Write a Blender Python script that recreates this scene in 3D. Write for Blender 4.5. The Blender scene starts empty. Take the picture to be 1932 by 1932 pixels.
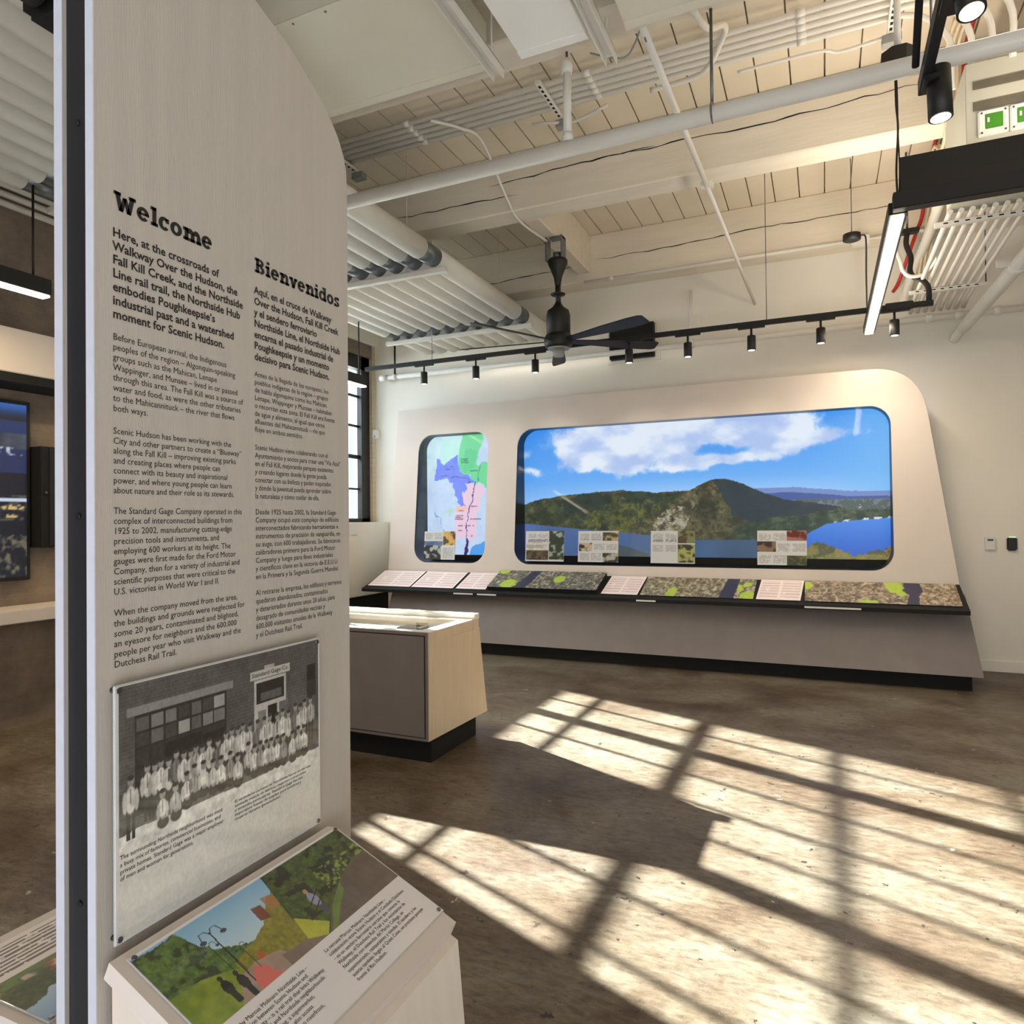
import bpy, bmesh, math, random
import numpy as np
from mathutils import Vector, Matrix
from mathutils.geometry import tessellate_polygon

S = bpy.context.scene
C = S.collection
random.seed(7)
rng = np.random.default_rng(11)
PI = math.pi

# ---------------------------------------------------------------- camera, world, sun, exposure
def make_camera():
    yaw, pitch, roll = 0.42112351, 0.01095010, -0.01002205
    f = Vector((-math.sin(yaw)*math.cos(pitch), math.cos(yaw)*math.cos(pitch), math.sin(pitch)))
    r = Vector((math.cos(yaw), math.sin(yaw), 0)); u = r.cross(f)
    r2 = math.cos(roll)*r + math.sin(roll)*u
    u2 = -math.sin(roll)*r + math.cos(roll)*u
    cd = bpy.data.cameras.new('camera'); cd.sensor_width = 36; cd.lens = 24.501
    cd.clip_start = 0.05; cd.clip_end = 200
    co = bpy.data.objects.new('camera', cd); C.objects.link(co)
    m = Matrix((r2, u2, -f)).transposed().to_4x4(); m.translation = (0, 0, 1.6)
    co.matrix_world = m
    S.camera = co
make_camera()

S.view_settings.view_transform = 'Standard'
S.view_settings.look = 'None'
S.view_settings.exposure = 0.0
S.view_settings.gamma = 1.0
S.view_settings.use_curve_mapping = False
S.cycles.use_denoising = True
S.cycles.max_bounces = 10
S.cycles.diffuse_bounces = 5
S.cycles.transparent_max_bounces = 16
S.cycles.sample_clamp_indirect = 6.0

w = bpy.data.worlds.new('sky'); S.world = w; w.use_nodes = True
bg = w.node_tree.nodes['Background']; bg.inputs[0].default_value = (0.80, 0.90, 1.0, 1); bg.inputs[1].default_value = 9.0

def add_light(name, kind, loc, energy, color=(1, 1, 1), target=None, direction=None, **kw):
    ld = bpy.data.lights.new(name, kind); ld.energy = energy; ld.color = color
    for k, v in kw.items(): setattr(ld, k, v)
    o = bpy.data.objects.new(name, ld); C.objects.link(o); o.location = loc
    d = Vector(direction) if direction else (Vector(target)-Vector(loc) if target else Vector((0, 0, -1)))
    o.rotation_euler = d.to_track_quat('-Z', 'Y').to_euler()
    return o

SUN = Vector((1.0, -0.405, -0.48))
add_light('sun', 'SUN', (-12, 6, 9), 67.0, (1.0, 0.965, 0.89), direction=SUN, angle=0.0095)
# added fill lamps behind the camera, standing in for light from the unseen hall
add_light('rear_fill_light', 'AREA', (1.2, -2.7, 2.4), 30.0, (0.60, 0.74, 1.0), direction=(-0.1, 1.0, 0.15), shape='RECTANGLE', size=6.0, size_y=2.4)  # cool forward fill lamp, added; the rear wall has no window
add_light('ceiling_fill_light', 'AREA', (1.6, -1.4, 0.25), 235.0, (0.96, 0.97, 1.0), direction=(0.0, 0.28, 1.0), shape='RECTANGLE', size=7.0, size_y=2.4)  # upward fill lamp, added to brighten ceiling and upper walls

# ---------------------------------------------------------------- helpers
org = {}
def lin(c):
    c = np.asarray(c, float)
    return np.where(c <= 0.04045, c/12.92, ((c+0.055)/1.055)**2.4)
def col(r, g, b):
    return tuple(float(v) for v in lin(np.array([r, g, b])/255.0)) + (1.0,)

MATS = {}
def mat(name, rgb, rough=0.6, metal=0.0, var=0.05, scale=6.0, bump=0.0, bscale=60.0, spec=0.5, coat=0.0, stretch=None):
    m = bpy.data.materials.new(name); m.use_nodes = True
    nt = m.node_tree; N = nt.nodes; L = nt.links
    b = N['Principled BSDF']
    b.inputs['Roughness'].default_value = rough; b.inputs['Metallic'].default_value = metal
    b.inputs['Specular IOR Level'].default_value = spec
    if coat: b.inputs['Coat Weight'].default_value = coat; b.inputs['Coat Roughness'].default_value = 0.03
    c = col(*rgb)
    tc = N.new('ShaderNodeTexCoord')
    src = tc.outputs['Object']
    if stretch:
        mp = N.new('ShaderNodeMapping'); mp.inputs['Scale'].default_value = stretch
        L.new(src, mp.inputs['Vector']); src = mp.outputs['Vector']
    n = N.new('ShaderNodeTexNoise'); n.inputs['Scale'].default_value = scale; n.inputs['Detail'].default_value = 6
    L.new(src, n.inputs['Vector'])
    r = N.new('ShaderNodeValToRGB')
    r.color_ramp.elements[0].position = 0.3; r.color_ramp.elements[1].position = 0.7
    r.color_ramp.elements[0].color = tuple(v*(1-var) for v in c[:3])+(1,)
    r.color_ramp.elements[1].color = tuple(min(1, v*(1+var)) for v in c[:3])+(1,)
    L.new(n.outputs['Fac'], r.inputs['Fac']); L.new(r.outputs['Color'], b.inputs['Base Color'])
    if bump:
        n2 = N.new('ShaderNodeTexNoise'); n2.inputs['Scale'].default_value = bscale; n2.inputs['Detail'].default_value = 4
        L.new(src, n2.inputs['Vector'])
        bp = N.new('ShaderNodeBump'); bp.inputs['Strength'].default_value = bump; bp.inputs['Distance'].default_value = 0.01
        L.new(n2.outputs['Fac'], bp.inputs['Height']); L.new(bp.outputs['Normal'], b.inputs['Normal'])
    MATS[name] = m
    return m

def emit_mat(name, rgb, strength):
    m = bpy.data.materials.new(name); m.use_nodes = True
    b = m.node_tree.nodes['Principled BSDF']
    b.inputs['Base Color'].default_value = (0.8, 0.8, 0.8, 1)
    b.inputs['Emission Color'].default_value = tuple(rgb)+(1,); b.inputs['Emission Strength'].default_value = strength
    return m

def print_mat(name, rough=0.45, emit=0.0, coat=0.0):
    """printed or lit picture: the colours come from the picture's own mesh attribute"""
    m = bpy.data.materials.new(name); m.use_nodes = True
    nt = m.node_tree; b = nt.nodes['Principled BSDF']
    a = nt.nodes.new('ShaderNodeAttribute'); a.attribute_name = 'Col'
    b.inputs['Roughness'].default_value = rough
    if coat: b.inputs['Coat Weight'].default_value = coat; b.inputs['Coat Roughness'].default_value = 0.02
    if emit:
        b.inputs['Base Color'].default_value = (0.01, 0.01, 0.01, 1)
        nt.links.new(a.outputs['Color'], b.inputs['Emission Color']); b.inputs['Emission Strength'].default_value = emit
    else:
        nt.links.new(a.outputs['Color'], b.inputs['Base Color'])
    return m

def glass_mat(name, tint=(0.93, 0.96, 0.97), ior=1.3, rough=0.02):
    m = bpy.data.materials.new(name); m.use_nodes = True
    nt = m.node_tree; N = nt.nodes; L = nt.links
    for n in list(N): N.remove(n)
    out = N.new('ShaderNodeOutputMaterial'); t = N.new('ShaderNodeBsdfTransparent'); g = N.new('ShaderNodeBsdfGlossy')
    t.inputs[0].default_value = tuple(tint)+(1,); g.inputs['Roughness'].default_value = rough
    fr = N.new('ShaderNodeFresnel'); fr.inputs['IOR'].default_value = ior
    mx = N.new('ShaderNodeMixShader')
    ge = N.new('ShaderNodeNewGeometry'); inv = N.new('ShaderNodeMath'); inv.operation = 'SUBTRACT'; inv.inputs[0].default_value = 1.0
    mu = N.new('ShaderNodeMath'); mu.operation = 'MULTIPLY'
    L.new(ge.outputs['Backfacing'], inv.inputs[1]); L.new(inv.outputs[0], mu.inputs[0]); L.new(fr.outputs[0], mu.inputs[1])
    L.new(mu.outputs[0], mx.inputs[0]); L.new(t.outputs[0], mx.inputs[1]); L.new(g.outputs[0], mx.inputs[2])
    L.new(mx.outputs[0], out.inputs[0])
    return m

def link_obj(name, me, m, parent):
    o = bpy.data.objects.new(name, me); C.objects.link(o)
    if m and not me.materials: me.materials.append(m)
    if parent is not None:
        g = org[parent.name]
        me.transform(Matrix.Translation(-g)); o.parent = parent; org[o.name] = g.copy()
    else:
        if len(me.vertices):
            co = np.empty(len(me.vertices)*3); me.vertices.foreach_get('co', co); co = co.reshape(-1, 3)
            g = Vector(((co[:, 0].min()+co[:, 0].max())/2, (co[:, 1].min()+co[:, 1].max())/2, co[:, 2].min()))
        else: g = Vector((0, 0, 0))
        me.transform(Matrix.Translation(-g)); o.location = g; org[o.name] = g
    return o

def tag(o, label=None, cat=None, group=None, kind=None):
    if label: o['label'] = label
    if cat: o['category'] = cat
    if group: o['group'] = group
    if kind: o['kind'] = kind
    return o

def thing(name, label, cat, loc, group=None):
    o = bpy.data.objects.new(name, None); C.objects.link(o); o.location = loc; o.empty_display_size = 0.1
    org[o.name] = Vector(loc)
    return tag(o, label, cat, group)

def copy_tree(o, loc, label):
    c = o.copy(); C.objects.link(c); c.location = loc; org[c.name] = Vector(loc)
    c['label'] = label
    for ch in list(o.children):
        d = ch.copy(); C.objects.link(d); d.parent = c; org[d.name] = org[c.name]
        for g in list(ch.children):
            e = g.copy(); C.objects.link(e); e.parent = d; org[e.name] = org[c.name]
    return c

def smooth_path(pts, n=8):
    P = [Vector(p) for p in pts]
    if len(P) < 3: return P
    out = []
    for i in range(len(P)-1):
        p0 = P[max(i-1, 0)]; p1 = P[i]; p2 = P[i+1]; p3 = P[min(i+2, len(P)-1)]
        for k in range(n):
            t = k/n
            out.append(0.5*((2*p1)+(-p0+p2)*t+(2*p0-5*p1+4*p2-p3)*t*t+(-p0+3*p1-3*p2+p3)*t**3))
    out.append(P[-1]); return out

class MB:
    def __init__(s): s.bm = bmesh.new()
    def box(s, x0, x1, y0, y1, z0, z1, bev=0.0, seg=2):
        x0, x1 = min(x0, x1), max(x0, x1); y0, y1 = min(y0, y1), max(y0, y1); z0, z1 = min(z0, z1), max(z0, z1)
        r = bmesh.ops.create_cube(s.bm, size=1.0)['verts']
        for v in r:
            v.co = Vector(((x0+x1)/2+v.co.x*(x1-x0), (y0+y1)/2+v.co.y*(y1-y0), (z0+z1)/2+v.co.z*(z1-z0)))
        if bev:
            es = list({e for v in r for e in v.link_edges})
            bmesh.ops.bevel(s.bm, geom=es, offset=bev, segments=seg, affect='EDGES', clamp_overlap=True)
        return s
    def obox(s, c, ax, ay, az):
        """oriented box: centre and three half-axis vectors"""
        c, ax, ay, az = Vector(c), Vector(ax), Vector(ay), Vector(az)
        vs = [s.bm.verts.new(c+i*ax+j*ay+k*az) for i in (-1, 1) for j in (-1, 1) for k in (-1, 1)]
        for f in ((0, 1, 3, 2), (4, 6, 7, 5), (0, 4, 5, 1), (2, 3, 7, 6), (0, 2, 6, 4), (1, 5, 7, 3)):
            s.bm.faces.new([vs[i] for i in f])
        return s
    def poly(s, pts):
        s.bm.faces.new([s.bm.verts.new(Vector(p)) for p in pts]); return s
    def prism(s, pts, vec):
        """planar polygon pts swept along vec"""
        a = [Vector(p) for p in pts]; v = Vector(vec); n = len(a)
        va = [s.bm.verts.new(p) for p in a]; vb = [s.bm.verts.new(p+v) for p in a]
        s.bm.faces.new(va); s.bm.faces.new(vb[::-1])
        for i in range(n): s.bm.faces.new((va[i], vb[i], vb[(i+1) % n], va[(i+1) % n]))
        return s
    def plate(s, outer, holes, to3, thick):
        """flat plate with holes: 2D loops, to3(u, v, d) with d the depth behind the face"""
        loops = [outer]+list(holes)
        flat = [p for lp in loops for p in lp]
        tris = tessellate_polygon([[Vector((p[0], p[1], 0)) for p in lp] for lp in loops])
        fr = [s.bm.verts.new(to3(p[0], p[1], 0)) for p in flat]; bk = [s.bm.verts.new(to3(p[0], p[1], thick)) for p in flat]
        for t in tris:
            try:
                s.bm.faces.new([fr[i] for i in t]); s.bm.faces.new([bk[i] for i in reversed(t)])
            except ValueError: pass
        k = 0
        for lp in loops:
            n = len(lp)
            for i in range(n):
                a, b = k+i, k+(i+1) % n
                s.bm.faces.new((fr[a], fr[b], bk[b], bk[a]))
            k += n
        return s
    def tube(s, pts, r, seg=10, cap=True, radii=None):
        P = [Vector(p) for p in pts]; n = len(P); rings = []
        t0 = (P[1]-P[0]).normalized()
        nrm = t0.orthogonal().normalized()
        for i in range(n):
            t = (P[min(i+1, n-1)]-P[max(i-1, 0)]).normalized()
            nrm = (nrm-t*nrm.dot(t)).normalized(); bi = t.cross(nrm)
            rr = radii[i] if radii else r
            rings.append([s.bm.verts.new(P[i]+rr*(math.cos(2*PI*k/seg)*nrm+math.sin(2*PI*k/seg)*bi)) for k in range(seg)])
        for i in range(n-1):
            for k in range(seg):
                f = s.bm.faces.new((rings[i][k], rings[i][(k+1) % seg], rings[i+1][(k+1) % seg], rings[i+1][k])); f.smooth = True
        if cap:
            s.bm.faces.new(rings[0][::-1]); s.bm.faces.new(rings[-1])
        return s
    def cyl(s, p0, p1, r, seg=16, r2=None):
        return s.tube([p0, p1], r, seg, True, [r, r if r2 is None else r2])
    def lathe(s, c, prof, seg=32):
        """profile of (radius, z) turned about the vertical through c"""
        c = Vector(c)
        pts = [c+Vector((0, 0, z)) for _, z in prof]
        rings = []
        for (r, z) in prof:
            rings.append([s.bm.verts.new(c+Vector((r*math.cos(2*PI*k/seg), r*math.sin(2*PI*k/seg), z))) for k in range(seg)])
        for i in range(len(prof)-1):
            for k in range(seg):
                f = s.bm.faces.new((rings[i][k], rings[i][(k+1) % seg], rings[i+1][(k+1) % seg], rings[i+1][k])); f.smooth = True
        s.bm.faces.new(rings[0][::-1]); s.bm.faces.new(rings[-1])
        return s
    def build(s, name, m, parent=None, tagk=None):
        bmesh.ops.recalc_face_normals(s.bm, faces=s.bm.faces[:])
        me = bpy.data.meshes.new(name); s.bm.to_mesh(me); s.bm.free()
        return link_obj(name, me, m, parent)

def struct(name, mb, m):
    return tag(mb.build(name, m), kind='structure')

def rrect(x0, x1, y0, y1, r, n=10):
    o = []
    for cx, cy, a in ((x1-r, y0+r, -PI/2), (x1-r, y1-r, 0), (x0+r, y1-r, PI/2), (x0+r, y0+r, PI)):
        for k in range(n+1):
            t = a+PI/2*k/n; o.append((cx+r*math.cos(t), cy+r*math.sin(t)))
    return o

# numpy noise for the printed and lit pictures
def _vn(x, y, seed):
    xi = np.floor(x).astype(np.int64); yi = np.floor(y).astype(np.int64)
    fx = x-xi; fy = y-yi; fx = fx*fx*(3-2*fx); fy = fy*fy*(3-2*fy)
    def h(a, b):
        k = (a*374761393+b*668265263+seed*1442695041) & 0xFFFFFFFF
        k = ((k ^ (k >> 13))*1274126177) & 0xFFFFFFFF
        k = (k ^ (k >> 16)) & 0xFFFFFFFF
        return k/4294967295.0
    return (h(xi, yi)*(1-fx)+h(xi+1, yi)*fx)*(1-fy)+(h(xi, yi+1)*(1-fx)+h(xi+1, yi+1)*fx)*fy
def fbm(x, y, seed=0, oct=5, g=0.5):
    a = 1.0; s = 0; t = 0
    for i in range(oct):
        s = s+a*_vn(x*2**i, y*2**i, seed+i*17); t += a; a *= g
    return s/t
def sstep(a, b, x):
    t = np.clip((x-a)/(b-a), 0, 1); return t*t*(3-2*t)
def mixc(img, c, mask):
    mask = np.clip(mask, 0, 1)[..., None]
    c = np.asarray(c, float)/255.0 if not isinstance(c, np.ndarray) else c
    return img*(1-mask)+c*mask
def inpoly(u, v, poly):
    r = np.zeros(u.shape, bool); n = len(poly); j = n-1
    for i in range(n):
        xi, yi = poly[i]; xj, yj = poly[j]
        if yi != yj:
            r ^= ((yi > v) != (yj > v)) & (u < (xj-xi)*(v-yi)/(yj-yi)+xi)
        j = i
    return r.astype(float)
def segd(u, v, pts, asp=1.0):
    d = np.full(u.shape, 9.0)
    for (x0, y0), (x1, y1) in zip(pts[:-1], pts[1:]):
        dx, dy = (x1-x0)*asp, y1-y0; L = dx*dx+dy*dy+1e-12
        t = np.clip(((u-x0)*asp*dx+(v-y0)*dy)/L, 0, 1)
        d = np.minimum(d, np.hypot((u-x0)*asp-t*dx, v-y0-t*dy))
    return d

def picture(name, P0, U, V, nu, nv, fn, m, parent=None):
    """a flat printed sheet or screen at P0 spanned by U (left to right) and V (bottom to top)"""
    P0, U, V = np.array(P0, float), np.array(U, float), np.array(V, float)
    uu, vv = np.meshgrid(np.linspace(0, 1, nu), np.linspace(0, 1, nv))
    img = fn(uu, vv)
    co = P0+uu[..., None]*U+vv[..., None]*V
    idx = np.arange(nu*nv).reshape(nv, nu)
    q = np.stack([idx[:-1, :-1], idx[:-1, 1:], idx[1:, 1:], idx[1:, :-1]], -1).reshape(-1, 4)
    me = bpy.data.meshes.new(name)
    me.vertices.add(nu*nv); me.vertices.foreach_set('co', co.reshape(-1))
    me.loops.add(q.size); me.loops.foreach_set('vertex_index', q.reshape(-1).astype(np.int32))
    me.polygons.add(len(q)); me.polygons.foreach_set('loop_start', np.arange(0, q.size, 4, dtype=np.int32))
    me.update(calc_edges=True)
    at = me.color_attributes.new('Col', 'FLOAT_COLOR', 'POINT')
    rgba = np.ones((nu*nv, 4)); rgba[:, :3] = lin(np.clip(img, 0, 1)).reshape(-1, 3)
    at.data.foreach_set('color', rgba.reshape(-1))
    return link_obj(name, me, m, parent)

def line_mesh(bm, s, size, P, X, Y, width=None, bold=0.0, scale_x=1.0):
    """one line of lettering as flat faces at P, running along X, up along Y"""
    cu = bpy.data.curves.new('lettering', 'FONT'); cu.body = s; cu.size = 1.0; cu.offset = bold; cu.resolution_u = 2; cu.fill_mode = 'FRONT'
    o = bpy.data.objects.new('lettering', cu)
    me = o.to_mesh()
    n = len(me.vertices)
    if n:
        co = np.empty(n*3); me.vertices.foreach_get('co', co); co = co.reshape(-1, 3)
        sx = size*scale_x if width is None else width/co[:, 0].max()
        P, X, Y = Vector(P), Vector(X), Vector(Y)
        vs = [bm.verts.new(P+X*(c[0]*sx)+Y*(c[1]*size)) for c in co]
        for p in me.polygons:
            try: bm.faces.new([vs[i] for i in p.vertices])
            except ValueError: pass
    o.to_mesh_clear(); bpy.data.objects.remove(o); bpy.data.curves.remove(cu)

def text_w(s, bold=0.0):
    cu = bpy.data.curves.new('lettering', 'FONT'); cu.body = s; cu.size = 1.0; cu.offset = bold; cu.resolution_u = 1
    o = bpy.data.objects.new('lettering', cu); me = o.to_mesh()
    wd = max((v.co.x for v in me.vertices), default=0)
    o.to_mesh_clear(); bpy.data.objects.remove(o); bpy.data.curves.remove(cu)
    return wd

def paragraph(name, lines, P0, X, Y, z0, z1, maxw, m, parent, bold=0.0, size_k=0.93):
    """lines of lettering: the baseline runs from z0 to z1 along Y (measured from P0); the longest line is maxw wide"""
    pitch = (z0-z1)/max(1, len(lines)-1) if len(lines) > 1 else 0.02
    size = pitch*size_k
    sx = maxw/(max(text_w(l, bold) for l in lines)*size)
    bm = bmesh.new()
    for i, l in enumerate(lines):
        line_mesh(bm, l, size, Vector(P0)+Vector(Y)*(z0-i*pitch), X, Y, bold=bold, scale_x=sx)
    me = bpy.data.meshes.new(name); bm.to_mesh(me); bm.free()
    return link_obj(name, me, m, parent)

# slab-serif heading letters drawn from bars and arcs (x-height 0.52, cap height 0.72, bar 0.15)
def slab_glyphs(word, bm, to3):
    B = 0.185; X = 0.54; CAP = 0.72; T = 0.135
    def q(pts):
        bm.faces.new([bm.verts.new(to3(x, y)) for x, y in pts])
    def R(x0, y0, x1, y1): q([(x0, y0), (x1, y0), (x1, y1), (x0, y1)])
    def D(x0, y0, x1, y1, w): q([(x0-w/2, y0), (x0+w/2, y0), (x1+w/2, y1), (x1-w/2, y1)])
    def A(cx, cy, rx, ry, a0, a1, w=B, wy=None):
        wy = T if wy is None else wy; n = max(4, int(abs(a1-a0)/10))
        for i in range(n):
            t0 = math.radians(a0+(a1-a0)*i/n); t1 = math.radians(a0+(a1-a0)*(i+1)/n)
            q([(cx+rx*math.cos(t0), cy+ry*math.sin(t0)), (cx+rx*math.cos(t1), cy+ry*math.sin(t1)),
               (cx+(rx-w)*math.cos(t1), cy+(ry-wy)*math.sin(t1)), (cx+(rx-w)*math.cos(t0), cy+(ry-wy)*math.sin(t0))])
    def stem(x, h, both=True, top=True, foot=True):
        R(x, 0, x+B, h)
        if foot: R(x-0.07, 0, x+B+0.07, T)
        if top: R(x-0.08, h-T, x+B, h)
    x = 0.0
    for ch in word:
        if ch == 'W':
            D(x+0.14, CAP, x+0.30, 0, B); D(x+0.30, 0, x+0.46, CAP*0.8, B*0.9); D(x+0.46, CAP*0.8, x+0.62, 0, B*0.9); D(x+0.62, 0, x+0.78, CAP, B)
            R(x, CAP-T, x+0.30, CAP); R(x+0.62, CAP-T, x+0.92, CAP); R(x+0.23, 0, x+0.37, T); R(x+0.55, 0, x+0.69, T); x += 0.95
        elif ch == 'e':
            A(x+0.27, X/2, 0.27, X/2+0.01, 0, 320); R(x+0.08, X/2-0.045, x+0.53, X/2+0.055); x += 0.60
        elif ch == 'c':
            A(x+0.26, X/2, 0.26, X/2+0.01, 45, 320); R(x+0.33, X-0.22, x+0.48, X-0.03); x += 0.54
        elif ch == 'o':
            A(x+0.28, X/2, 0.28, X/2+0.01, 0, 360); x += 0.61
        elif ch == 'l':
            stem(x+0.08, 0.76); x += 0.36
        elif ch == 'i':
            stem(x+0.08, X); R(x+0.08, 0.62, x+0.08+B, 0.76); x += 0.36
        elif ch == 'n':
            stem(x+0.08, X); A(x+0.08+B+0.13, X-0.22, 0.21, 0.23, 0, 180); R(x+0.43-0.015, 0, x+0.43+B-0.015-0.0, X-0.2) if False else R(x+0.42, 0, x+0.42+B, X-0.2); R(x+0.36, 0, x+0.42+B+0.07, T); x += 0.68
        elif ch == 'm':
            stem(x+0.08, X)
            for k in (0, 0.31):
                A(x+0.20+0.155+k, X-0.22, 0.185, 0.23, 0, 180); R(x+0.385+k, 0, x+0.385+k+B, X-0.2); R(x+0.34+k, 0, x+0.385+k+B+0.04, T)
            x += 0.93
        elif ch == 'v':
            D(x+0.13, X, x+0.29, 0, B); D(x+0.29, 0, x+0.45, X, B*0.9); R(x, X-T, x+0.25, X); R(x+0.34, X-T, x+0.58, X); R(x+0.22, 0, x+0.36, T*0.8); x += 0.60
        elif ch == 'd':
            A(x+0.26, X/2, 0.26, X/2+0.01, 30, 330); R(x+0.38, 0, x+0.38+B, 0.76); R(x+0.28, 0.76-T, x+0.38, 0.76); R(x+0.38, 0, x+0.60, T); x += 0.64
        elif ch == 's':
            A(x+0.22, X*0.73, 0.20, X*0.28, 10, 250, B*0.9); A(x+0.22, X*0.27, 0.22, X*0.28, -170, 80, B*0.9); R(x+0.28, X-0.17, x+0.41, X); R(x+0.01, 0, x+0.13, 0.17)
            D(x+0.17, X*0.55, x+0.26, X*0.42, 0.16); x += 0.50
        elif ch == 'B':
            R(x+0.08, 0, x+0.08+B, CAP); R(x, 0, x+0.3, T); R(x, CAP-T, x+0.3, CAP)
            A(x+0.32, CAP*0.73, 0.25, CAP*0.27, -90, 90); A(x+0.34, CAP*0.26, 0.28, CAP*0.26+0.01, -90, 90); R(x+0.1, CAP*0.47, x+0.36, CAP*0.47+T*0.9); x += 0.68
    return x-0.06
def heading(name, word, P0, X, Y, width, size, m, parent):
    bm = bmesh.new(); tmp = bmesh.new()
    W = slab_glyphs(word, tmp, lambda a, b: Vector((a, b, 0))); tmp.free()
    P0, X, Y = Vector(P0), Vector(X), Vector(Y); sx = width/W
    slab_glyphs(word, bm, lambda a, b: P0+X*(a*sx)+Y*(b*size))
    me = bpy.data.meshes.new(name); bm.to_mesh(me); bm.free()
    return link_obj(name, me, m, parent)

# ---------------------------------------------------------------- materials
WHITE = mat('white_paint', (230, 226, 216), 0.6, var=0.03, scale=2.0, bump=0.04)
CEIL = mat('ceiling_paint', (226, 216, 198), 0.65, var=0.05, scale=1.5, bump=0.12, bscale=25)
TIMBER = mat('painted_timber', (226, 218, 203), 0.65, var=0.05, scale=3, bump=0.2, bscale=14, stretch=(0.4, 3, 3))
PIPE = mat('pipe_paint', (226, 224, 218), 0.4, var=0.03, scale=5)
DUCT = mat('duct_wrap', (224, 222, 214), 0.6, var=0.03, scale=7, bump=0.1, bscale=30)
GALV = mat('galvanised_steel', (120, 128, 134), 0.38, 0.8, var=0.18, scale=14)
BLACK = mat('black_metal', (18, 18, 19), 0.5, var=0.1, scale=8)
MATTE = mat('matt_black', (9, 9, 10), 0.8, var=0.1, scale=8)
CORE = mat('dark_core_board', (22, 23, 28), 0.55, var=0.08, scale=20)
BOARD = mat('panel_laminate', (178, 171, 162), 0.5, var=0.035, scale=3.0, bump=0.12, bscale=40, stretch=(6, 14, 0.6))
EDGE = mat('panel_edge', (196, 200, 212), 0.5, var=0.03, scale=30)
CASEB = mat('case_laminate', (212, 192, 164), 0.45, var=0.04, scale=4, stretch=(6, 6, 1))
BEIGE = mat('beige_laminate', (214, 204, 192), 0.45, var=0.04, scale=4, stretch=(6, 6, 1))
TAUPE = mat('taupe_laminate', (126, 118, 116), 0.5, var=0.05, scale=5)
OFFW = mat('exhibit_paint', (212, 202, 194), 0.55, var=0.025, scale=2.5)
ACRY = mat('clear_acrylic_edge', (200, 202, 202), 0.15, var=0.02, scale=3, coat=1.0)
INK = mat('black_lettering', (22, 20, 20), 0.6, var=0.05)
STEEL = mat('steel_screw', (110, 112, 116), 0.3, 0.9, var=0.1)
RED = mat('red_cable', (178, 36, 34), 0.5, var=0.08)
CREAM = mat('cream_cable', (222, 206, 178), 0.55, var=0.06)
GREEN = mat('green_module', (62, 132, 34), 0.45, var=0.08)
PLASTIC = mat('white_plastic', (222, 222, 218), 0.45, var=0.02)
GREYPL = mat('grey_plastic', (150, 152, 150), 0.5, var=0.04)
GREYBX = mat('grey_painted_metal', (186, 186, 174), 0.5, var=0.05, scale=4)
DKSLOT = mat('dark_slot', (96, 92, 80), 0.7, var=0.1, scale=10)
SCREEN = mat('dark_glass', (14, 16, 20), 0.12, var=0.05)
LED = emit_mat('warm_led', (1.0, 0.86, 0.62), 12.0)
LEDW = emit_mat('spot_lamp', (1.0, 0.83, 0.68), 3.5)
GLASS = glass_mat('clear_glass')
CASEGLASS = glass_mat('case_glass', (0.96, 0.98, 0.98), 1.14)
PRINT = print_mat('matt_print', 0.5)
PRINTA = print_mat('print_under_acrylic', 0.35, coat=1.0)
LIT = print_mat('lit_screen', 0.3, emit=1.0)

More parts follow.
